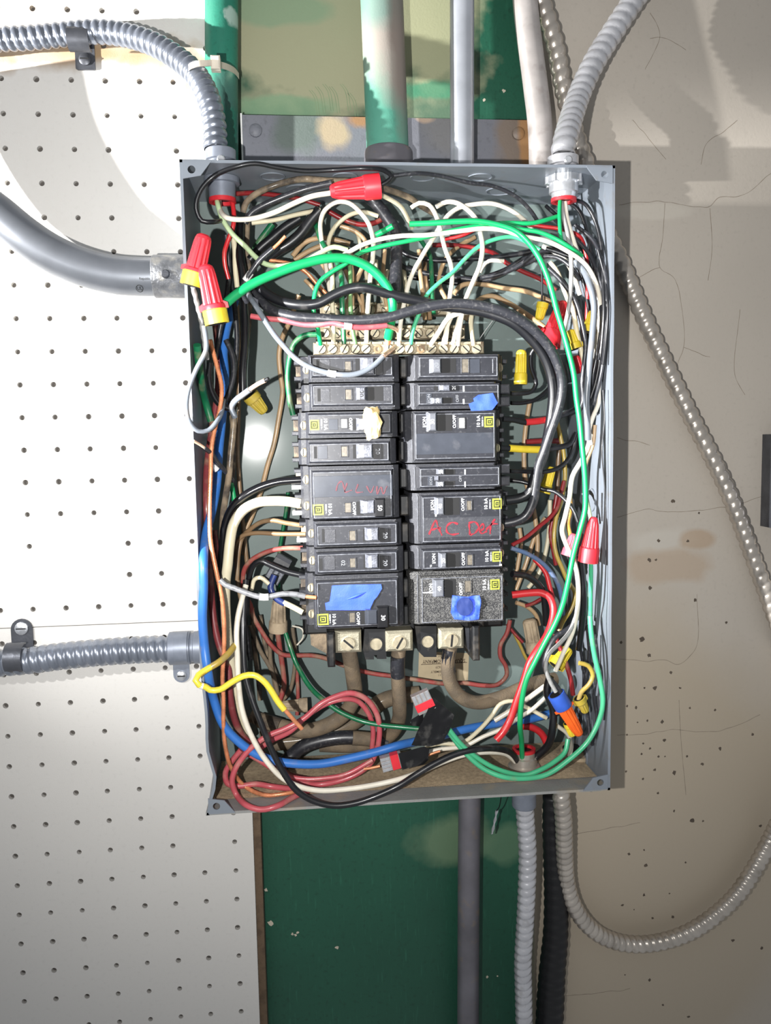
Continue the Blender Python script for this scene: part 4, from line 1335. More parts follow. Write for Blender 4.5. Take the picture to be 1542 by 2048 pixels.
# tape scraps stuck on the breakers
t = sheet('painters_tape', 'tape_blue', [(664, 1171), (700, 1169), (762, 1168), (764, 1177), (755, 1192), (742, 1207), (739, 1220), (652, 1220), (650, 1206), (659, 1203), (661, 1192)], HF + 0.7, 0.25, 0.5, 0.12, 4, seed=3)
tag(t, 'long torn blue tape on the breaker marked 30 at the column foot', 'tape', 'blue painters tape')
q0, q1, q2 = (Vector(P(x, y, HF + 1.6)) for x, y in ((694, 1199), (712, 1192), (732, 1184)))
MB().tube(smooth_path([q0, q1, q2], 1), [0.2 + 0.9 * math.sin(math.pi * i / 14) for i in range(len(smooth_path([q0, q1, q2], 1)))], 8).build('pinched_fold', 'tape_blue', t, smooth=180)
t = sheet('painters_tape', 'tape_blue', [(946, 797), (956, 790), (985, 786), (995, 806), (984, 820), (942, 822), (937, 808), (948, 803)], HF + 0.9, 0.25, 0.7, 0.15, 3, seed=8)
tag(t, 'small blue tape scrap at the end of the upper tandem breaker', 'tape', 'blue painters tape')
t = sheet('painters_tape', 'tape_blue', [(904, 1190), (930, 1193), (958, 1190), (961, 1200), (957, 1238), (935, 1240), (908, 1238), (901, 1224)], HF + 0.7, 0.25, 1.6, 0.2, 4, seed=14)
tag(t, 'crumpled blue tape square on the powder-dusted breaker', 'tape', 'blue painters tape')
q = P(929, 1213, HF + 2.6)
sheet('dark_patch', 'blue_dark', [(929 + 17 * math.cos(k * 0.5236), 1213 + 19 * math.sin(k * 0.5236)) for k in range(12)], HF + 2.9, 0.2, 0.5, 0.2, 2, t, seed=5)
# crumpled masking tape lump
bm = bmesh.new()
bmesh.ops.create_icosphere(bm, subdivisions=3, radius=1.0)
c = P(745, 845, 108)
vs = []
for v in bm.verts:
    p = v.co.copy()
    f = 1 + 0.42 * noise.noise(p * 1.7 + Vector((4, 2, 1))) + 0.22 * noise.noise(p * 4 + Vector((1, 5, 2)))
    vs.append((c[0] + p.x * 6.9 * f + p.z * -0.6, c[1] - 2 + p.y * 6.5 * f, c[2] + p.z * 11.2 * f))
fs = [tuple(x.index for x in f.verts) for f in bm.faces]
bm.free()
tag(MB().add(vs, fs).build('masking_tape', 'tape_masking'), 'crumpled lump of masking tape wrapped round a breaker handle', 'tape')


# ---------------------------------------------------------------- wires
WG = {'green': 'green earth wires', 'green_dark': 'green earth wires', 'green_pale': 'green earth wires', 'green_light': 'green earth wires', 'green_olive': 'green earth wires',
      'white': 'white and cream neutral wires', 'cream': 'white and cream neutral wires', 'tan': 'dusty tan wires', 'brown': 'dusty tan wires', 'dusty': 'dusty tan wires', 'dusty_dark': 'dusty tan wires',
      'black': 'black wires', 'black_worn': 'black wires', 'black_glossy': 'black wires', 'red': 'red wires', 'red_dark': 'red wires', 'dusty_red': 'red wires', 'pink': 'red wires', 'maroon': 'red wires'}


def inside(px, py, h, r):
    """raise a point just clear of the enclosure's walls and back"""
    h = max(h, 2.2 + r)
    for _ in range(40):
        q = P(px, py, h)
        if h > 97 or (BOX_X0 + 2.3 + r <= q[0] <= BOX_X1 - 2.3 - r and BOX_Z0 + 2.3 + r <= q[2] <= BOX_Z1 - 2.3 - r):
            break
        h += 3
    return h


def wpath(spec, d, step=3.0, clear=True):
    raw = [tuple(float(v) for v in q.split(',')) for q in spec.split()]
    hs = [(i, q[2]) for i, q in enumerate(raw) if len(q) > 2]
    pts = []
    for i, q in enumerate(raw):
        lo = [a for a in hs if a[0] <= i]
        hi = [a for a in hs if a[0] >= i]
        if lo and hi:
            a, b = lo[-1], hi[0]
            h = a[1] if a[0] == b[0] else a[1] + (b[1] - a[1]) * (i - a[0]) / (b[0] - a[0])
        else:
            h = lo[-1][1] if lo else hi[0][1]
        if clear:
            h = inside(q[0], q[1], h, d / 2 * mmpx(h))
        pts.append(Vector(P(q[0], q[1], h)))
    return smooth_path(pts, step)


def wire(label, m, d, spec, parts=(), clear=True, lobes=0, twist=0.0, n=10, name='wire'):
    pts = wpath(spec, d, 3.0 if not lobes else 1.2, clear)
    hm = sum(p.y for p in pts) / len(pts)
    r = d / 2 * mmpx(hm)
    o = MB().tube(pts, r, n, lobes, twist).build(name, m, smooth=60 if not lobes else 180)
    tag(o, label, 'wire', WG.get(m))
    for q in parts:
        nm, pm, pd, ps = q[:4]
        pp = wpath(ps, pd, 2.0, clear)
        MB().tube(pp, pd / 2 * mmpx(sum(p.y for p in pp) / len(pp)), 10, 3 if nm == 'bare_strands' else 0, 0.5).build(nm, pm, o, smooth=60, label=q[4] if len(q) > 4 else None)
    return o


# --- fat feeder cables from the lugs
wire('fat dusty cable dropping from the first lug and bending toward the pegboard side', 'dusty', 31, '697,1296,62 702,1325 707,1358,50 709,1390 692,1424,40 655,1450 607,1462,34 560,1452 520,1440,24', [('bare_patch', 'dusty_dark', 32, '560,1452,31 540,1446,28 520,1440,24')], n=16)
wire('fat dusty cable dropping straight from the middle lug', 'dusty', 29, '798,1296,62 795,1330 797,1370 799,1410,52 797,1440 780,1470,36 745,1486 700,1492,22 640,1490,18', [('shiny_sleeve', 'black_worn', 30, '796,1312,62 795,1335,60 796,1352,58', 'cleaner black stretch')], n=16)
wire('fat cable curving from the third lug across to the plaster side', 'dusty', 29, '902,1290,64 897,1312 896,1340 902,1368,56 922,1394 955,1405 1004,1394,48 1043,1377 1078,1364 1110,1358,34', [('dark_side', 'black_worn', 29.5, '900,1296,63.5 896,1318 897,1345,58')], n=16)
wire('fat dust-caked cable lying low behind the middle feeder cable', 'dusty', 34, '838,1388,14 800,1392 765,1402 735,1424 700,1448 655,1468 600,1480,16 540,1486', n=14)
wire('fat black cable caked with dust along the enclosure floor under the pink loop', 'black_worn', 29, '775,1486,36 735,1478 690,1475 640,1482 605,1494 585,1510 566,1528,30', [('dust_cake', 'dusty', 30, '760,1483,36 735,1478 705,1476')], n=16)
wire('black fat cable end beside the dusty feeders near the pegboard-side wall', 'dusty_dark', 27, '500,1430,18 530,1444 575,1456 620,1458,22', n=14)
wire('brown dusty cable lying on the floor beneath the fat black cable', 'dusty', 26, '520,1475,8 570,1470 640,1466 700,1470,8', n=12)

# --- fat black cables sweeping over the terminal bars and down to the 40 breaker
wire('inner fat black cable sweeping across above the terminal bars', 'black', 20, '508,562,70 534,588 567,604 608,610,84 638,606 668,590 698,578 728,575,88 758,582 800,594 838,602 880,612,84 930,618 980,628 1025,646,88 1060,676 1087,712 1101,748 1106,786 1103,824 1096,868 1087,912 1070,952 1059,985 1042,996 1012,1001,74', n=14)
wire('outer fat black cable arching over the terminal bars and round to the 40 breaker', 'black_worn', 20, '501,574,66 519,600 549,622 594,634,90 638,637 683,640 728,640,92 780,634 825,621 869,611 914,607 959,611 1004,622,96 1043,641 1072,664 1100,697 1116,730 1124,760 1123,790 1114,826 1101,863 1090,897 1078,930 1072,969 1065,1006 1050,1033 1027,1044 1008,1047,72', n=14)
wire('fat black cable dropping from the enclosure top behind the white loops', 'black_worn', 24, '735,392,40 752,407 772,432 790,463 793,510,50 791,550 788,590,56', n=14)
wire('dark cable bundle strand crossing diagonally under the red connector', 'black', 22, '640,420,56 622,440 602,467 579,487 549,505,50 520,530', n=12)
wire('second dark strand below the diagonal one near the pegboard-side top', 'black', 18, '600,436,44 570,455 540,480 519,498 500,520,40', n=12)
wire('thick grey-black wire running into the narrow end of the red connector', 'black_worn', 13, '490,446,76 503,426 525,412 564,395 608,379,84 640,371 664,366,88')
wire('dusty dark wire above the grey-black one, running into the red connector', 'dusty_dark', 12, '486,424,60 492,406 507,391 534,377 573,364 608,358 650,361,74 700,362')
wire('brown dusty wire leaving the open end of the red connector toward the top wall', 'dusty_dark', 12, '752,372,84 790,384 820,396,70 842,412 870,428,50')

# --- long black wire round the top edge
wire('thin black wire looping round the top edge into the red connector', 'black', 9, '446,440,70 424,444,88 404,442 394,425 392,408 402,379 428,352,94 474,333 510,327 555,335 608,342,94 668,340 728,337 768,341 783,353 772,365 756,372,90')
wire('black wire along the inner top wall toward the shiny locknut', 'black_worn', 8, '785,352,88 830,347 880,352 940,366,80 985,372 1030,392 1060,420 1080,450,60')

# --- green wires
wire('brightest long green wire running from mid top down beside the plaster-side wall', 'green', 11.5, '819,448,84 870,446 914,443 959,443,88 1004,452 1034,464 1057,485 1078,515,92 1093,548 1105,586 1114,622 1124,655 1138,706,96 1148,750 1153,797 1159,840 1164,890 1169,942,98 1171,982 1170,1020 1159,1064 1147,1109 1136,1166,98 1125,1211 1111,1246 1088,1289 1068,1328 1054,1357 1044,1399 1040,1444,90 1043,1483 1045,1528,58')
wire('thick short green wire arching from the winged yellow connector to the terminal bar', 'green', 18, '446,612,104 474,588 507,567 549,548,98 608,527 662,516 698,518 737,534 765,560 781,587 786,618,84 782,645 776,676,66', [('bare_end', 'copper', 13, '776,676,66 775,690,65')], n=14)
wire('slim green wire sweeping from the far top corner to the end of the front bar', 'green', 9, '1125,430,80 1066,446,84 1007,446 959,451,82 929,456 884,466 840,477 780,489,82 758,494 719,507 692,527 662,545 640,563 630,586 628,628,78 636,658 641,690,66')
wire('green wire slanting down from the top corner to the middle of the terminal bar', 'green_pale', 8.5, '1080,500,80 1066,491 1028,474,76 989,479 956,494 929,519 905,545 878,566 852,593,78 838,628 826,660 822,688,66')
wire('green wire lying over the white one toward the far top corner', 'green', 9, '1000,446,86 1040,458 1078,464,90 1108,476 1136,492,92 1164,512,88')
wire('short vertical green wire below the shiny locknut', 'green', 8, '1120,402,80 1119,434 1123,479,88 1131,494,90')
wire('pale green wire curling from the grey connector to the bare copper strands', 'green_light', 10, '433,388,60 436,410,72 446,440 465,468 489,491 510,513 527,526 549,532,80 579,530 610,522 640,506 668,494 695,500,76')
wire('dark green wire curving down between the white loops to the terminal bar', 'green_dark', 10, '628,436,46 638,470 650,494 674,524 683,555 684,598,70 686,643 688,688,66')
wire('olive green printed wire dropping to the terminal bar beside the white drops', 'green_olive', 9, '695,510,56 700,533 701,568 701,613,68 705,660 711,688,66')
wire('green wire rising behind the tan drops in the middle of the top', 'green_dark', 9, '834,470,26 848,490 860,512 863,545 865,590 868,628,40')
wire('green scrap poking out near the top centre under the white arch', 'green', 12, '752,470,60 770,461 786,452,66')
wire('dark green wire crossing low behind the diagonal black strands', 'green_dark', 13, '508,500,20 527,472 545,448,22')
wire('dark green wire looping down beside the top pegboard-side breakers', 'green_dark', 11, '634,669,50 609,671 591,684 581,708,44 575,753 579,797 586,830,40')
wire('thin green wire hanging below the 50 breaker terminals', 'green_dark', 8, '576,985,24 572,1022 564,1071 558,1110,20 557,1150 556,1190')
wire('thick dark green wire behind the grey loop at the pegboard-side wall', 'green_dark', 15, '394,690,30 401,753,36 411,802 422,842,40')
wire('green wire peeping between black wires by the pegboard-side wall', 'green', 10, '462,965,40 466,985 470,1010,40')
wire('green wire running down from the dusty connector to the black taped flap', 'green_dark', 10, '571,1266,34 580,1293 592,1326,40 620,1374 647,1400,60 677,1422 720,1441 761,1450,70 800,1454 842,1458,76')
wire('inner pale green wire swinging from the black tape flap to the floor corner', 'green_pale', 10.5, '893,1452,88 920,1486 947,1510 983,1533,92 1019,1546 1050,1550 1078,1541,92 1108,1524 1130,1504 1136,1478,84')
wire('outer pale green wire swinging from the black tape flap up the plaster-side wall', 'green_pale', 11, '896,1462,86 929,1504 965,1536 1004,1553,97 1048,1557 1093,1549,97 1138,1519 1175,1484 1197,1444 1206,1405,96 1199,1354 1189,1310 1182,1262 1180,1232,88')
wire('green wire behind the red winged connector, rising from the outer green loop', 'green_pale', 9, '1181,1240,70 1181,1200 1182,1156 1182,1120,80')
wire('pale green wire entering the red winged connector from above', 'green_light', 8, '1172,985,90 1176,1010 1182,1040,88')

# --- white loops and drops
wire('white wire loop under the red connector dropping to the terminal bar', 'white', 9, '664,610,30 656,560 650,520 643,480,54 641,445 650,420 674,404,66 698,406 719,423 737,447 746,478 746,510 741,554,76 737,598 734,650 733,686,66')
wire('tan-white wire arching inside the first white loop', 'cream', 9, '756,432,44 728,424 704,428 677,446 662,467 656,491,50 660,520 665,560,66 664,600 667,640 667,688,66')
wire('white wire from the grey connector into the open red connector', 'white', 10, '438,398,60 440,420 455,436,84 474,439 507,437 549,425 594,404 626,392 662,386,88')
wire('cream wire below the white one, ending behind the white loop', 'cream', 9, '503,446,60 549,440 594,429 641,420,56')
wire('cream wire leaving the open end of the red connector to the bar', 'cream', 9, '752,386,84 775,396 800,412,70 815,436 824,456,50')
wire('white wire lying under the slim green wire across the top', 'white', 9, '684,512,80 695,506 722,491 758,479 800,472,84 855,470 929,461 965,457 1004,460,88 1048,473 1093,482 1138,504,92 1172,530 1192,566,90 1200,605 1197,660,82 1186,720,74')
wire('white wire with a small hooked top dropping to the bar middle', 'white', 9, '822,416,66 838,406 858,410 872,431 881,461,70 890,497 902,530 904,562 899,598,78 896,640 891,688,66')
wire('second hooked white wire falling in a long S to the bar', 'white', 9.5, '872,414,60 893,404 914,406 938,422 953,440 960,463 965,494,78 960,530 947,562 932,598 922,640,80 916,690,66')
wire('white wire making the widest arch over the top centre', 'white', 9, '1066,460,56 1048,440 1019,419 983,407,66 947,409 917,416 896,431 881,452 869,472,68 846,509 822,554 812,590 802,640,80 798,690,66')
wire('tan wire curving behind the hooked white wires', 'tan', 9, '950,474,24 911,497 890,521 879,551,28 880,575 890,594 900,620,40')
wire('orange-tan wire arching beside the small yellow connector', 'tan', 10, '908,588,34 923,571 959,568 1004,576 1048,582 1076,592,30 1104,606 1124,630,34')
wire('tan wire bending under the orange-tan arch to the plaster side', 'tan', 10, '930,640,40 944,612 962,597 983,592 1019,607 1048,625 1070,640,40 1096,660,44')
wire('white wire bending out from the terminal bar under the fat black cables', 'white', 10, '861,690,66 878,664 900,634,78 947,624 989,631 1019,645 1040,658,74')
wire('cream wire standing at the plaster-side end of the terminal bar', 'cream', 9, '944,624,76 942,650 947,690,66')
wire('short white wire between the hooked drops at the terminal bar', 'white', 8.5, '905,628,76 894,655 886,690,66')
wire('short white wire next to the cream one at the bar end', 'white', 8, '920,630,70 914,652 905,690,66')
wire('thin grey wire dropping to the bar between two white ones', 'grey_pale', 6, '735,610,60 734,650 733,676,62')
wire('tan wire arc running behind the white loops', 'tan', 10, '585,512,24 608,486 638,476 668,479 700,488,24')
wire('lower tan wire arc behind the thick green arch', 'tan', 10, '588,520,16 622,500 655,490 690,500 712,520,18')
wire('tan wire looping down behind the first white loop', 'tan', 9, '680,452,34 707,461 729,479 733,508 718,550,36 700,590 690,625')
wire('tan vertical wire rising behind the black drop cable', 'tan', 9, '838,500,24 840,540 846,590 850,640,30')
wire('pinkish tan wire beside it behind the green slant', 'brown', 9, '852,500,20 850,545 856,590 860,640,30')
wire('tan wire curving down to the rear bar under the black cable', 'tan', 8, '690,540,30 706,580 722,605 728,625,34')
for lab, s_ in (('dusty copper-brown wire fanning to the rear bar behind the green drops', '610,560,20 640,590 655,612,26'), ('cream wire in the rear behind the middle white drop', '752,520,20 756,570 772,612,28'), ('cream wire in the rear next to the fat black drop cable', '808,540,20 812,580 818,612,28')):
    wire(lab, 'tan' if 'copper' in lab else 'cream', 8, s_)
wire('bare twisted copper wire near the pale green wire end', 'copper', 8, '536,520,52 565,524 590,530 612,544 632,566 655,590,46', lobes=3, twist=0.9, name='bare_copper_wire')
wire('short bare copper strand hanging beside the twisted copper wire', 'copper', 6, '600,538,44 625,556 640,576,42', lobes=3, twist=0.9, name='bare_copper_wire')

# --- red wires near the top
wire('red wire coming out of the red bushing and dropping by the pegboard side', 'red', 9, '462,392,62 467,419 467,449,66 455,484 449,505,60 450,530 457,558,56')
wire('red wire running level from the red bushing along the top', 'red_dark', 9, '460,388,60 480,387 507,386,50 549,390 600,398,40 640,410')
wire('dark red wire curving under the red connector', 'red_dark', 10, '656,422,36 683,437 722,449 749,446 766,437,36')
wire('red wire slanting behind the green slant at the top', 'red_dark', 9, '864,490,26 914,491 959,498 989,507 1013,526,24 1043,542 1080,558 1112,580,24')
wire('short red wire under the bright green run', 'red', 8, '890,478,40 917,473 952,458,44')
wire('red wire passing behind the green end toward the plaster-side wall', 'red', 8, '1043,446,60 1078,452 1117,457,66 1140,463 1160,474 1170,500,74 1175,540 1175,590,72 1174,625 1170,680,66')
wire('pink-red wire crossing above the front bar, its bare strands at the bar', 'pink', 11, '502,632,84 531,637 564,640 608,649,90 641,649 665,646 692,652,94 728,655 773,651,88', [('tape_band', 'tape_white', 13.5, '688,651.5,94 695,652.5 703,653.5,93.5', 'white tape band'), ('bare_strands', 'copper_pale', 9, '770,651,88 785,655 796,663 799,685,68', 'frayed bare strands')])

# --- grey wires
wire('glossy grey wire hanging in a loop across the top breaker', 'grey', 11, '494,580,70 501,596,84 511,611,91 531,643 549,670 570,695 590,716,104 619,734 648,744 677,749,108 707,749 730,742 750,729 766,713,104', [('tape_band', 'tape_white', 14, '655,745.5,107 664,747.5 672,748.5,107.5', 'white tape band'), ('bare_strands', 'copper_pale', 11, '766,713,104 778,704 790,694,80', 'frayed bare strands')])
wire('grey wire looping out past the pegboard-side rim of the enclosure', 'grey', 9.5, '408,652,106 412,676 412,700 392,740 376,783,108 373,817 380,846 396,862 416,861 433,844,90 444,822 447,800,70')
wire('twisted grey wire pair hanging from the winged yellow connector', 'grey_pale', 11, '386,574,102 394,606 402,640 410,690,84 414,720', lobes=2, twist=0.5)
wire('shiny black taped stub at the pegboard-side wall', 'black_glossy', 13, '420,726,70 418,753 424,784 438,807 455,816 474,820,74')
wire('stripped grey wire with a pale bare tip pointing up beside the yellow connector', 'grey', 12, '470,834,76 463,815 471,801 485,790 500,779,96', [('bare_end', 'copper_pale', 9, '498,780,95.5 516,768 530,761,101', 'pale bare tip'), ('charred_tip', 'black', 7, '528,762,100.5 537,757,103')])
wire('black wire with a bare copper tip rising above the thick green arch', 'black_worn', 11, '494,604,74 486,588 485,575,84 490,562 501,546 519,521 546,497,92', [('bare_end', 'copper', 6.5, '543,500,91.5 558,486 571,472,96', 'bare copper tip'), ('tape_band', 'tape_white', 13, '490,561,86 496,553 502,545,87.5', 'white tape band')])
wire('black wire with a frayed bare end at the pegboard-side rim', 'black_worn', 9, '466,962,58 452,944 436,926,76 424,908 408,895,92', [('bare_end', 'copper_pale', 6, '408,895,92 398,888 387,882,98'), ('tape_band', 'tape_white', 12, '422,930,76 428,934 434,940,74')])
wire('grey taped wire with a bare copper tip crossing to the 30 breaker', 'grey_taped', 11.5, '440,1160,96 452,1170 468,1176 493,1186 516,1193,98 536,1194 565,1188 594,1189 610,1193,96', [('bare_end', 'copper', 8, '608,1192.5,96 620,1194 633,1195,98', 'bare copper tip'), ('tape_band', 'tape_white', 14.5, '519,1193.5,98 528,1194.5 537,1194,98', 'white tape band')])

# --- tall bundle down the pegboard side
wire('bright blue wire running the full height beside the pegboard and along the floor', 'blue', 17.5, '470,600,20 455,650,24 447,700 450,753 445,826,40 438,900 433,973 424,1022,66 413,1064 407,1118,80 407,1177 405,1235 409,1293,86 416,1345 428,1400 447,1450,82 478,1484 511,1507 543,1520 584,1527,80 639,1528 693,1518 748,1505 800,1490,72 822,1485 884,1471 929,1459 1000,1446,50 1060,1438,40 1108,1425,36', n=14)
wire('bare twisted copper wire running down over the blue wire', 'copper', 9.5, '420,680,72 433,729 443,773 440,817,80 430,856 423,895 421,949,88 419,1022 421,1080 432,1140,94 444,1196 448,1240 448,1300,94 445,1352 447,1400 447,1454,84 452,1500 463,1537 489,1572,70 530,1590 571,1587,66 610,1580', lobes=4, twist=0.55, n=16, name='bare_copper_wire')
wire('maroon wire behind the blue one, turning pink toward the floor', 'maroon', 14, '430,640,20 436,700 436,780,30 424,860 414,936,44 413,1010 419,1110,60 423,1196 430,1255,64 440,1295 456,1334 460,1392,68 470,1441 486,1473 511,1496 543,1525,56 582,1552 620,1560,50')
wire('second maroon wire close behind the first near the level conduit', 'maroon', 10, '430,1060,30 436,1150 444,1240 460,1330,34 468,1390')
wire('thick cream wire from the 50 breaker bending down the pegboard side', 'cream', 20, '600,1007,70 575,1003 548,1002 516,1005 488,1019,74 468,1046 460,1083 455,1132,76 451,1163 451,1215 455,1275,70 464,1335 478,1410,56 496,1470,50', n=14)
wire('thick black wire from the 50 breaker bending down beside the cream one', 'black_glossy', 16, '602,960,72 584,961 555,964 521,974 488,992,72 464,1016 450,1051 445,1095,66 441,1140 440,1190 446,1250,50', n=14)
wire('ivory wire curving from the bundle right along the enclosure floor', 'white', 11.5, '492,1170,78 485,1196 477,1228 473,1264,88 475,1313 477,1365 486,1427,92 508,1482 533,1522 565,1556,94 598,1573 639,1581 693,1578 748,1570 800,1558,90 840,1544 885,1524,80 930,1509 975,1504,76 1012,1508 1036,1528,58')
wire('long black wire curving from the bundle along the floor into the bottom bushing', 'black', 13, '492,1160,76 489,1196 487,1240 487,1293,88 490,1345 503,1394 522,1446,96 538,1487 554,1522 571,1552 592,1580,98 625,1601 666,1611 707,1607 748,1594 800,1570,97 825,1554 869,1527 914,1507 959,1498,90 995,1498 1022,1506 1040,1530,58')
wire('black taped cable dropping from the top corner to the stripped grey wire', 'black_glossy', 16, '480,446,50 478,500 486,560,60 491,640 490,690 486,740,64 486,790', n=12)
wire('brown-black taped wire below the stripped grey wire', 'dusty_dark', 13, '468,826,66 466,863 461,912 458,950,66 452,990 446,1030 444,1080,56')
wire('black wire bowing round behind the blue wire near the top breakers', 'black_worn', 11, '452,680,40 465,710 468,745 458,785 446,810,46')
wire('dirty white wire at the top of the pegboard-side bundle', 'cream', 11, '466,470,56 470,500 471,535 475,575,54')
wire('brown wire running down behind the bundle beside the back panel', 'brown', 9, '474,610,14 477,700 477,826,12 475,900 479,973 487,1058,14 492,1107 500,1180')
wire('tan wire wandering down the bare back panel beside the light spot', 'tan', 10, '598,590,30 579,643 563,680,20 558,710 561,750 565,783 557,839,12 548,888 535,931 521,985,10 503,1034 491,1062 488,1110')
wire('second brown wire in the back corner of the bundle', 'brown', 9, '496,610,10 494,660 484,720 478,780,8')
wire('dusty brown wire entering the sixth breaker from the bundle', 'brown', 9.5, '606,1051,64 572,1046 548,1041,58 523,1044 501,1058 484,1076,44 477,1107 474,1160')
wire('second dusty brown wire just below, curling down into the bundle', 'brown', 9, '612,1068,62 560,1068 511,1066,50 486,1071 475,1084 473,1119,40 478,1180 490,1230')
wire('faded red wire from the seventh breaker arching into the bundle', 'dusty_red', 9.5, '606,1096,60 565,1097 536,1103 506,1118,52 491,1134 486,1156 490,1190,40 501,1210 506,1231 524,1264,34 545,1293 565,1309 594,1311 623,1311,26 652,1317 690,1332 740,1346,20 790,1353 837,1360 886,1367 928,1366,24 965,1371 995,1369 1013,1351 1011,1331 1001,1314 1001,1290 1014,1266 1020,1240,24')
wire('black wire from the seventh breaker hooking down into the bundle', 'black', 12, '610,1152,66 575,1144 545,1132 520,1122,64 506,1132 499,1151 495,1180,56 494,1230')
wire('short cream hook wire above the blue taped splice', 'cream', 9, '503,1180,60 505,1170 509,1159 521,1155 538,1168,62')
wire('dark blue taped splice under the black hooked wire', 'blue_dark', 13, '549,1150,60 541,1175 548,1192 558,1201 570,1207,64')
wire('white wire from the blue splice to the bottom breaker', 'cream', 12, '567,1205,64 588,1215 606,1225,68')
wire('dusty red wire hanging among the cobwebbed wires below the dusty connector', 'dusty_red', 11, '554,1255,26 560,1300 566,1340,20 568,1372 560,1400')
wire('dusty pale wire hanging beside it', 'dusty', 9, '544,1255,20 540,1310 548,1360 555,1400,18')
wire('dusty wire looping just under the end wedge of the bus', 'dusty', 8, '585,1255,16 590,1300 588,1345 578,1385,16 560,1405')
wire('dusty tan wire slanting through the cobwebbed corner', 'dusty', 9, '500,1250,20 520,1300 545,1345 556,1390,20')
wire('dusty dark wire in the shadowed corner behind the ivory wire', 'dusty_dark', 10, '505,1215,16 508,1290 516,1350 520,1400,16')
wire('second dusty dark wire in the shadowed corner', 'dusty_dark', 9, '520,1230,12 530,1290 545,1330 560,1370,14')
wire('dusty red wire falling straight to the dust-caked connector on the floor', 'dusty_red', 8, '590,1300,12 594,1350 596,1400 594,1430,14')
wire('pale thin wire loop beside the last pegboard-side breaker', 'white', 3.5, '585,1252,24 604,1258,28 606,1275 594,1290,24')

# --- pink loops at the floor corner
wire('pink wire making the big outer loop in the bottom corner', 'pink', 12, '756,1495,66 759,1462 753,1427 731,1397 701,1386,76 674,1392 641,1408 609,1436 571,1457,82 535,1472 503,1495 486,1514 470,1539,84 464,1563 473,1590 494,1611 522,1619,84 554,1612 587,1594 618,1580,74')
wire('pink wire running inside the outer loop, crossing it twice', 'pink', 11, '744,1500,60 746,1457 737,1427 715,1402 688,1398,72 652,1408 614,1432 580,1463,74 543,1481 515,1500,68')
wire('pink wire sweeping along the floor to close the big loop', 'pink', 12, '756,1492,66 742,1525 715,1547 677,1562,68 639,1569 612,1567 580,1558 550,1540,62 510,1515 490,1505')
wire('paler pink wire over the floor sweep', 'pink', 10, '745,1520,72 693,1548,74 652,1556 612,1558 578,1553 545,1540,70')
wire('deep pink wire curling tight against the pegboard-side wall', 'pink', 12, '482,1500,70 462,1525 451,1545 455,1567 478,1572,70 511,1568 543,1573 590,1579,66')

# --- yellow wire
wire('yellow printed wire hooked over the pegboard-side rim with a bare copper tip', 'yellow', 13, '470,1290,88 458,1306 438,1324,104 415,1338 397,1350 391,1361,112 398,1370 410,1373 420,1380,110 440,1379 462,1365 487,1352,110 507,1350 526,1361 541,1379 555,1402 569,1420,112', [('bare_end', 'copper', 9, '566,1415,112 584,1436 604,1458,110', 'bare copper tip'), ('dull_length', 'yellow_dull', 13.6, '469,1291,88.3 458,1306 438,1324,104.2 415,1338 400,1348,108.5', 'dull olive stretch'), ('white_bend', 'tape_white', 13.6, '400,1371,111 407,1372.5,111', 'white spot')], clear=False)  # includes a short white stretch at the bend of the hook

# --- plaster side: top bundle
wire('white-grey wire falling from the shiny locknut along the wall bundle', 'grey_pale', 9, '1124,404,78 1127,432 1135,467 1142,515,90 1142,568 1138,613 1129,658,84 1124,700')
wire('white wire falling from the red bushing of the shiny locknut', 'white', 9, '1130,404,78 1133,430 1140,458,82 1150,490 1160,520,84')
wire('black printed wire slanting down the plaster-side bundle', 'black_worn', 10, '1097,536,80 1123,562 1150,600,86 1162,637 1171,690,88 1168,730 1164,765 1166,800 1158,826,84')
wire('thick grey wire bowing down along the plaster-side wall', 'grey', 13, '1150,522,82 1168,543 1181,575,92 1188,612 1185,665 1180,718,92 1175,771 1173,812 1175,850 1176,880,86')
wire('cream wire running down behind the thick grey one', 'cream', 10, '1140,600,70 1146,620 1153,660 1164,708 1173,748,74 1180,800')
wire('black wire hugging the plaster-side wall near the rim', 'black', 8, '1146,398,66 1174,412,84 1192,446 1203,494 1206,560 1208,620,94 1204,680 1198,730 1190,770 1180,800,84')
wire('thin black wire nearest the plaster-side rim at mid height', 'black', 6, '1196,500,92 1210,556 1216,613 1212,680,96 1206,730')
wire('black tangled wire inside the plaster-side bundle', 'black_worn', 10, '1165,540,70 1195,600 1206,650,84 1202,700 1196,745 1186,790,80')
wire('dark wire crossing the bundle near the red strip', 'black', 8, '1128,398,60 1160,424,70 1178,480 1190,540,80 1196,600')
wire('pale wire loop emerging low on the plaster-side wall', 'white', 9, '1192,690,80 1200,740 1197,776,88 1197,806 1186,834 1178,862,86 1182,890')
wire('thin dark wire drooping across the lit plaster-side wall', 'black', 3, '1206,780,96 1209,840 1204,900 1210,980,96 1212,1100 1208,1200 1202,1240 1212,1300 1214,1380,96 1208,1440')
wire('cream wire bowing against the lit plaster-side wall', 'tan', 8, '1190,850,84 1186,890 1176,915,84 1170,935')
for k, (lab, s_) in enumerate((('upper black wire of the level bundle behind the white drops', '800,500,26 816,510 869,521 929,518 989,515 1048,506 1093,497,44 1120,500'), ('middle black wire of the level bundle behind the white drops', '800,528,20 816,538 869,550 923,557 971,560 1013,543 1063,521,40 1105,508'), ('lower black wire of the level bundle, with a bright kink', '810,552,14 860,560 930,566 965,556 1010,540 1060,510,34 1100,500'), ('thin black wire over the level bundle', '960,556,44 1000,548 1040,530 1075,505 1110,498,56'))):
    wire(lab, 'black_worn' if k % 2 else 'black', 10, s_)
wire('white folded wire end caught in the level black bundle', 'white', 8, '960,545,40 966,533 978,522 1008,522,42')
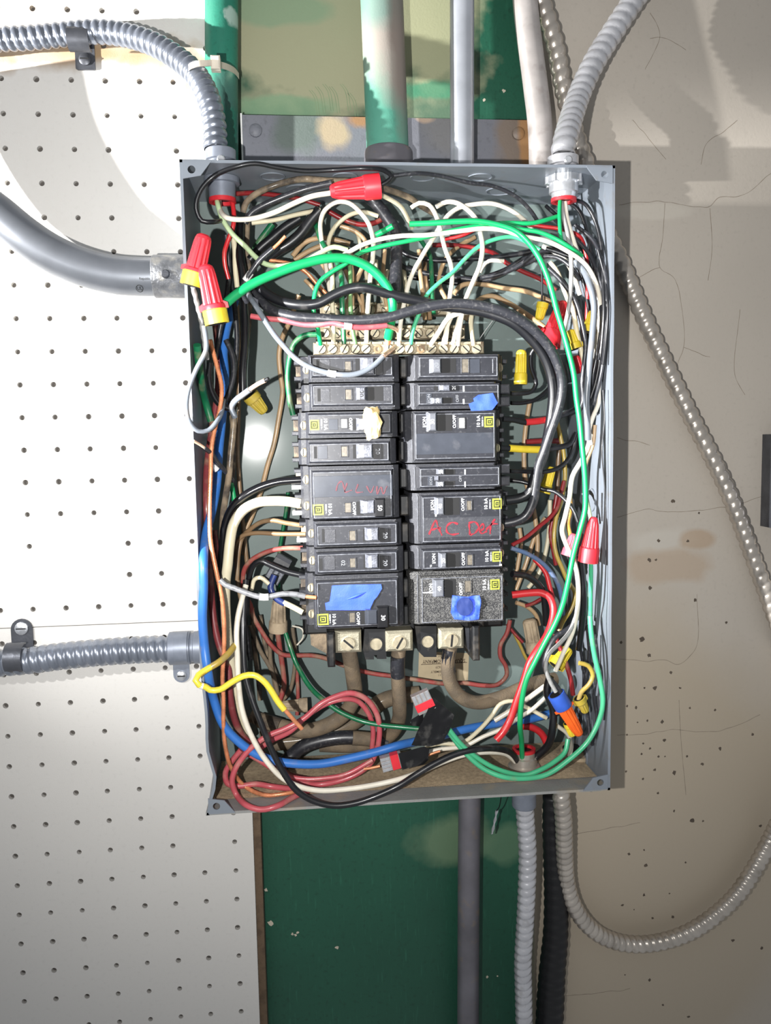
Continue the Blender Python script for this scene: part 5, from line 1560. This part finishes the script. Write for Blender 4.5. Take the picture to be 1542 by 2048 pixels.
wire('thin black wire standing above the small yellow connector', 'black', 4, '1082,530,50 1084,560 1084,604,50')
for k, (lab, m_, s_) in enumerate((('first crossing black wire at the tangled corner', 'black', '1092,497,70 1120,506 1150,520 1170,545,80'), ('second crossing black wire at the tangled corner', 'black_worn', '1088,512,60 1115,515 1140,532 1160,560,74'), ('white wire under the crossing black ones at the tangled corner', 'white', '1085,492,60 1110,504 1134,525 1150,560,70 1160,590'), ('short cream wire in the tangled corner', 'cream', '1100,524,56 1116,545 1128,580,60 1140,610'))):
    wire(lab, m_, 9, s_)

# --- plaster side: breaker leads
wire('black lead looping from the upper tandem breaker up toward the cables', 'black', 9, '1022,787,72 1044,787 1063,783 1072,768,70 1062,734 1063,706 1074,692,78')
wire('second black lead from the upper tandem breaker', 'black', 8.5, '1022,806,66 1044,806 1069,800 1096,779,62 1110,760')
wire('black lead with a red sleeve from the plain-faced 30 breaker', 'black', 12, '1006,838,74 1030,840 1053,845,72 1078,842 1103,837 1130,828 1152,818,64', [('red_sleeve', 'red', 14, '1051,844.5,72 1078,842 1104,837,69', 'red sleeve')])
wire('black lead with a yellow sleeve below the red-sleeved one', 'black', 12, '1000,896,74 1020,897 1055,898,72 1085,899 1110,896 1140,887 1150,866,60', [('yellow_sleeve', 'nut_yellow', 15, '1019,896.5,73 1050,898.5 1082,899.5,71', 'yellow sleeve')])
wire('black lead from the lower tandem breaker to the wall bundle', 'black', 9, '1020,942,72 1050,943 1085,944 1112,938 1132,924 1145,900,60 1152,870')
wire('second lead from the lower tandem, ending in a white tip', 'black', 9, '1020,960,66 1050,965 1088,979,74 1109,983 1130,999 1146,1018,88 1156,1044,90')
wire('dark red wire behind the yellow sleeve', 'red_dark', 11, '1052,884,30 1085,882 1120,882,30')
wire('tan wire behind the breaker leads, dropping to the corner', 'tan', 10, '1060,800,14 1052,850 1048,903 1051,960,14 1064,1005 1072,1050 1075,1098 1066,1135 1054,1150,20')
wire('tan wire fanning from the bottom breakers up the back panel', 'tan', 9, '1090,1036,14 1072,1068 1050,1133 1032,1180,18')
wire('another tan wire close to the 20 breaker leads', 'tan', 9, '1039,1056,12 1042,1084 1036,1127 1030,1160,14')
wire('cream wire behind the dull yellow wire', 'cream', 9, '1100,1000,16 1098,1060 1090,1110 1076,1150 1056,1176,16')
wire('tan wire passing behind the red lead of the powder-dusted breaker', 'tan', 9, '1032,1205,30 1055,1214 1072,1230 1078,1250,26')
wire('grey-tan wire up the back corner behind the yellow sleeve', 'brown', 10, '1120,860,14 1116,930 1114,990 1110,1040,14')
wire('dull yellow wire bowing down behind the white bent wire', 'yellow_dull', 9, '1112,835,40 1120,870 1127,905 1130,955,44 1124,995 1112,1038 1108,1080 1113,1110,50 1124,1136 1134,1160 1150,1186 1144,1215,56 1126,1243 1118,1262')
wire('orange wire beside the white bent wire', 'orange_dull', 9, '1140,990,60 1141,1022 1136,1048 1142,1075,62')
wire('white wire bent in a long S beside the bright green run', 'white', 10, '1182,868,84 1174,900 1160,926,84 1145,953 1139,995 1130,1035,88 1124,1061 1135,1094 1146,1117,88 1154,1146 1157,1186 1154,1225,84 1144,1268 1127,1305 1111,1342,76')
wire('thin red wire from the 20 breaker climbing to the bundle', 'red_dark', 8.5, '1024,1090,66 1053,1074 1078,1053 1099,1036,60 1113,1018 1120,995 1128,962,56')
wire('dark red wire passing straight down behind the yellow wire', 'red_dark', 9, '1114,985,30 1107,1029 1101,1066 1106,1098 1112,1130,30')
wire('blue-grey wire arching from the 20 breaker', 'blue_grey', 9.5, '1022,1096,66 1049,1105 1078,1121 1099,1141,66 1115,1166 1123,1195 1126,1230,60')
wire('red wire joining the thick red one from above', 'red', 10, '1068,1118,48 1080,1130 1092,1147 1099,1172 1106,1198,56')
wire('thick red wire from the powder-dusted breaker bending down to the floor', 'red', 15.5, '1024,1190,68 1058,1186 1084,1186 1099,1195,74 1107,1217 1103,1246 1092,1274 1074,1301,84 1060,1324 1048,1361 1034,1400,86 1020,1440 1006,1464 992,1480,88', n=14)
wire('thick black wire from the powder-dusted breaker behind the red one', 'black', 13.5, '1024,1148,68 1053,1152 1074,1167 1086,1185,52 1090,1215 1092,1250,44')
wire('thin red wire low behind the thick red one', 'red_dark', 8, '1050,1212,30 1066,1207 1082,1198,30')
wire('dull yellow wire slanting out of the dusty grey connector', 'yellow_dull', 7, '1026,1262,16 1040,1290 1052,1316 1062,1330,18')
wire('thin dark red wire crossing toward the dusty grey connector', 'red_dark', 7, '1014,1248,18 1030,1268 1046,1285,22')
wire('grey-black wire curling into the blue and orange connector', 'black_worn', 11, '1146,1250,80 1130,1262 1112,1273 1096,1301,84 1089,1328 1096,1352 1114,1374 1124,1390,86')
wire('pale grey wire beside it, curling the same way', 'grey_pale', 9, '1152,1232,82 1140,1262 1120,1286 1098,1308,86 1091,1335 1100,1362 1112,1384,88')
wire('dark red wire falling past the lower yellow connector', 'red_dark', 10, '1110,1268,56 1118,1290 1128,1315 1142,1361,64 1146,1390')
wire('thick black wire falling into the bottom bushing', 'black', 16, '1100,1352,72 1094,1384 1106,1420 1105,1459,72 1096,1490 1070,1516,58', n=14)
wire('black glossy lead hanging from the red winged connector', 'black_glossy', 14, '1160,1112,84 1165,1156 1168,1205,84 1164,1250 1158,1300,76')
wire('grey tail behind the glossy lead', 'grey', 9, '1158,1240,70 1160,1270 1156,1290,70')
wire('olive-yellow hooked wire above the small yellow connector', 'yellow_dull', 10, '1158,1326,90 1176,1331 1186,1351 1178,1369,90 1163,1384 1157,1402,84')
wire('cream wire arching from the floor over the thick red end', 'cream', 9, '850,1492,58 881,1487 923,1486 959,1459 983,1432,66 1001,1408 1025,1402 1048,1412 1093,1436,64')
wire('white wire slanting over the dark blue run to the feeder', 'white', 9, '848,1506,62 878,1499 929,1492 965,1474 1007,1456,66 1037,1436 1063,1420 1092,1394,66')
wire('white wire slanting up to the blue and orange connector', 'white', 11, '989,1441,56 1028,1417 1060,1394 1090,1372,60')
wire('white wire curling down into the floor corner locknut', 'white', 9, '1112,1450,66 1135,1468 1143,1489 1139,1512,56')
wire('red wire curving over the bottom bushing', 'red', 15, '1040,1452,40 1062,1454 1082,1466 1096,1492,40', n=12)
wire('bare orange copper wire poking from the clear connector on the floor', 'copper', 5, '846,1516,80 862,1508 880,1502,80', name='bare_copper_wire')
wire('bare copper wire on the other end of the clear connector', 'copper', 6, '728,1538,76 742,1536 760,1532,78', name='bare_copper_wire')
wire('thin stray wire on the back panel at the plaster side of the bar', 'grey_pale', 1.2, '958,680,40 968,665 985,642,30')

for m_, d_, s_, lab in (
        ('black', 8, '1092,412,40 1122,440 1152,476,60 1178,530 1192,590,70 1198,650 1192,720 1182,780,70', 'dark wire from under the locknut bowing out toward the plaster-side wall'),
        ('black_worn', 8, '1100,470,60 1136,490 1170,530,78 1196,586 1203,640,88 1196,700 1186,750 1180,800,80', 'worn dark wire curving through the tangled corner into the wall bundle'),
        ('black', 8, '1120,480,70 1150,520 1168,570,70 1180,630 1192,690 1186,760,80 1176,820', 'dark wire crossing behind the thick grey one in the wall bundle'),
        ('black_worn', 8, '1110,440,60 1140,468,76 1176,505 1200,560,90 1212,620 1210,690 1200,760,90 1186,810', 'outermost worn wire of the plaster-side bundle, close to the rim'),
        ('black', 8, '1126,560,50 1150,600 1170,650,66 1178,710 1172,770 1180,830,76', 'dark wire behind the upper yellow connectors in the wall bundle'),
        ('black_worn', 8, '1150,450,74 1186,480 1207,530,92 1214,590 1206,660,90 1196,720', 'worn wire looping high against the plaster-side wall below the corner tab'),
        ('black_worn', 10, '470,440,36 468,500 462,560,36 470,620 474,680,34 470,740', 'worn dark wire dropping below the grey connector on the pegboard side'),
        ('dusty_dark', 10, '496,430,40 494,500 500,560,40 498,640 492,700', 'dusty dark wire running down behind the bare-tipped black wire'),
        ('black_worn', 10, '452,470,50 458,540 452,600,44 440,660 430,720,40', 'dark wire passing behind the two winged connectors'),
        ('dusty_dark', 10, '440,700,26 452,760 462,820,30 468,900 462,980', 'dusty dark wire behind the looping grey wire and the copper'),
        ('black_worn', 10, '476,1000,30 470,1080 478,1160,30 490,1240 500,1320', 'dark wire behind the thick cream bend on the pegboard side'),
        ('black_worn', 7, '1174,1250,70 1178,1310 1170,1370,66 1176,1430 1180,1480,60', 'thin dark wire behind the olive-yellow hooked wire'),
        ('black_worn', 7, '1160,1290,60 1168,1350 1164,1410,56 1158,1460', 'thin dark wire behind the orange and blue connector'),
        ('black_worn', 7, '1190,1270,84 1196,1330 1188,1390,80 1194,1440 1184,1490,74', 'thin dark wire just inside the outer pale green loop'),
        ('tan', 8, '640,520,14 660,560 664,612,22', 'short tan drop to the rear bar behind the thick green arch'),
        ('cream', 8, '716,470,20 728,520 735,570 738,610,26', 'short cream drop inside the first white loop'),
        ('tan', 8, '700,520,20 708,560 706,612,26', 'short tan drop behind the olive green printed wire'),
        ('cream', 8, '775,540,20 770,580 772,612,26', 'short cream drop behind the end of the thick green arch'),
        ('tan', 8, '770,500,30 766,560 777,640,40 775,660,44', 'long tan drop beside the fat black drop cable'),
        ('cream', 8, '690,600,34 696,640 700,660,44', 'stubby cream wire at the middle bar under the fat cables'),
        ('tan', 8, '724,590,30 726,630 724,660,44', 'stubby tan wire at the middle bar next to the thin grey one')):
    wire(lab, m_, d_, s_)

# ---------------------------------------------------------------- wire connectors
NG = 'twist-on wire connectors'


def nut(label, a, b, da, db, m, skirt=None, sm=None, wings=True, ribs=12, clear=True):
    """a = closed end, b = open end (px, py, h); da, db their widths in pixels"""
    A, B = Vector(P(*a)), Vector(P(*b))
    ra, rb = da / 2 * mmpx(a[2]), db / 2 * mmpx(b[2])
    f = 1.0 if skirt is None else skirt
    prof = [(0.0, ra * 0.55), (0.035, ra * 0.85), (0.09, ra * 0.98)]
    for k in range(1, 8):
        t = 0.09 + (0.66 - 0.09) * k / 7
        prof.append((t, ra + (rb * 0.86 - ra) * t / 0.66, -0.11))
    prof += [(0.68, rb * 0.93), (0.72, rb * 0.98), (f, rb * (0.98 if f < 1 else 1.0))]
    o = MB().revolve(A, B, prof, 4 * ribs, nrib=2 * ribs).build('wire_connector', m, smooth=18)
    tag(o, label, 'connector', NG)
    ax = (B - A).normalized()
    if skirt is not None:
        S = A.lerp(B, f - 0.01)
        MB().revolve(S, B, [(0, rb * 0.97), (0.06, rb * 1.04), (1, rb * 1.02)], 24).build('skirt', sm, o, smooth=38, label='coloured skirt')
    MB().revolve(B - ax * 0.3, B + ax * 0.15, [(0, rb * 0.8), (1, rb * 0.8)], 20).build('mouth', 'slot_dark', o)
    if wings:
        side_v = ax.cross(Vector((0, 1, 0))).normalized()
        for s_ in (-1, 1):
            c0, c1 = A.lerp(B, 0.62), A.lerp(B, 0.97 if skirt is None else f)
            mb = MB()
            w0, w1 = side_v * s_ * (rb * 0.8), side_v * s_ * (rb * 1.22)
            nn = ax.cross(side_v).normalized() * 0.9
            vs = []
            for c, w in ((c0, w0), (c0.lerp(c1, 0.35), w1), (c1, w1), (c1, w0)):
                vs += [c + w + nn, c + w - nn]
            mb.add(vs, [(0, 2, 4, 6), (7, 5, 3, 1), (0, 1, 3, 2), (2, 3, 5, 4), (4, 5, 7, 6), (6, 7, 1, 0)])
            mb.build('wing', m, o)
    return o


nut('red connector lying level below the enclosure top edge', (660, 383, 88), (760, 372, 89), 29, 49, 'nut_red', wings=False)
nut('upper red and yellow winged connector leaning on the pegboard-side rim', (409, 469, 108), (384, 572, 106), 32, 46, 'nut_red', 0.74, 'nut_yellow')
nut('lower red and yellow winged connector below it on the rim', (410, 530, 112), (435, 648, 110), 32, 46, 'nut_red', 0.76, 'nut_yellow')
nut('dull yellow connector lying against the back panel below the stripped wire', (530, 825, 40), (500, 790, 44), 20, 34, 'nut_yellow_dull', wings=False)
nut('yellow connector standing beside the top plaster-side breaker', (1043, 700, 66), (1041, 769, 66), 21, 27, 'nut_yellow', wings=False)
nut('small yellow connector under the thin black wire near the orange-tan arch', (1078, 640, 54), (1086, 606, 54), 17, 24, 'nut_yellow', wings=False)
nut('big red winged connector behind the bright green wire, upper plaster side', (1128, 604, 56), (1096, 690, 60), 26, 42, 'nut_red')
nut('red connector half hidden by the fat cables at the bend', (1084, 655, 60), (1070, 678, 60), 22, 28, 'nut_red', wings=False)
nut('yellow connector tucked behind the cream wire in the upper bundle', (1140, 660, 70), (1152, 698, 72), 18, 27, 'nut_yellow', wings=True)
nut('yellow connector against the wall bundle near the red strip', (1186, 622, 80), (1176, 664, 80), 18, 26, 'nut_yellow', wings=False)
nut('small red connector in the bundle below the yellow pair', (1148, 712, 70), (1158, 746, 70), 20, 28, 'nut_red', wings=False)
nut('yellow connector behind the fat cables beside the lower tandem', (1104, 934, 44), (1088, 986, 44), 18, 26, 'nut_yellow', wings=False)
nut('large red connector with open mouth down, on the lit plaster-side wall', (1188, 1034, 96), (1176, 1124, 94), 20, 42, 'nut_red', ribs=14, wings=False)
nut('pink connector half hidden behind the bright green wire', (1150, 1068, 76), (1136, 1112, 76), 20, 30, 'nut_pink', wings=False)
nut('grimy grey connector open end down near the bottom breaker', (1058, 1238, 40), (1070, 1304, 42), 30, 36, 'nut_dusty', ribs=9, wings=False)
nut('bright yellow connector behind the grey curl near the floor', (1138, 1296, 58), (1110, 1332, 62), 24, 34, 'nut_yellow')
nut('orange and blue connector pointing down at the bottom bundle', (1160, 1470, 84), (1112, 1388, 84), 22, 37, 'nut_orange', 0.68, 'nut_blue')
nut('small yellow connector under the olive-yellow hooked wire', (1172, 1424, 82), (1158, 1396, 84), 17, 27, 'nut_yellow_dull', wings=True)
nut('yellow connector peeping out below the orange and blue one', (1146, 1472, 70), (1136, 1446, 70), 16, 22, 'nut_yellow', wings=False)
nut('dust-caked connector hanging in the cobwebbed corner', (558, 1198, 34), (556, 1262, 30), 26, 38, 'nut_dusty', ribs=9, wings=False)
nut('dust-caked connector lying near the floor behind the yellow wire', (562, 1412, 30), (615, 1410, 30), 20, 30, 'nut_dusty', ribs=9, wings=False)


def push_connector(label, c, ax, size, m='clear_plastic', bar='nut_red', ports=4):
    """clear push-in splice: c centre (px,py,h), ax direction in pixels, size = (length, width, thickness) mm"""
    C_ = Vector(P(*c))
    e = Vector(P(c[0] + ax[0], c[1] + ax[1], c[2])) - C_
    e.normalize()
    w = Vector((-e.z, 0, e.x))
    t = Vector((0, 1, 0))
    L_, W_, T_ = size

    def blk(l0, l1, w0, w1, t0, t1):
        vs = [C_ + e * l + w * a + t * b for b in (t0, t1) for l, a in ((l0, w0), (l1, w0), (l1, w1), (l0, w1))]
        return MB().add(vs, [(3, 2, 1, 0), (4, 5, 6, 7)] + [(i, (i + 1) % 4, 4 + (i + 1) % 4, 4 + i) for i in range(4)])
    o = blk(-L_ / 2, L_ / 2, -W_ / 2, W_ / 2, -T_ / 2, T_ / 2).build('push_in_connector', m)
    tag(o, label, 'connector', 'clear push-in connectors')
    blk(-L_ * 0.02, L_ * 0.36, -W_ / 2 - 0.2, W_ / 2 + 0.2, -T_ / 2 - 0.2, T_ / 2 + 0.25).build('red_insert', bar, o)
    for k in range(ports):
        a = -W_ / 2 + W_ * (k + 0.5) / ports
        blk(-L_ * 0.48, -L_ * 0.06, a - W_ * 0.32 / ports, a + W_ * 0.32 / ports, T_ / 2 - 0.3, T_ / 2 + 0.35).build('wire_port', 'bright_metal' if m == 'clear_plastic' else 'steel_dark', o)
    return o


push_connector('clear connector with a red bar poking out of the black tape flap', (846, 1403, 92), (0.45, 1), (15, 13.5, 6))
push_connector('clear connector with a red bar lying near the enclosure floor', (783, 1523, 84), (1, -0.28), (16, 11, 6))
push_connector('grimy clear connector wedged beside the seventh breaker', (556, 1138, 44), (0.5, -0.85), (22, 12, 6), 'breaker_glossy', 'black_worn', 3)
t = sheet('electrical_tape', 'tape_black', [(866, 1393), (907, 1428), (900, 1455), (884, 1484), (862, 1491), (822, 1489), (835, 1468), (846, 1436)], 93, 0.35, 2.2, 0.06, 4, seed=21)
tag(t, 'wide black tape flap hanging over the clear connector and green wires', 'tape')
t = sheet('electrical_tape', 'tape_black', [(796, 1506), (848, 1492), (858, 1497), (856, 1519), (846, 1528), (804, 1538)], 88, 0.35, 1.2, 0.08, 3, seed=27)
tag(t, 'black tape wrap on the clear connector lying near the floor', 'tape')
t = sheet('electrical_tape', 'tape_black', [(820, 1440), (846, 1424), (846, 1440), (838, 1452), (824, 1450)], 88, 0.35, 1.0, 0.08, 2, seed=31)
tag(t, 'small black tape tail under the wide tape flap', 'tape')
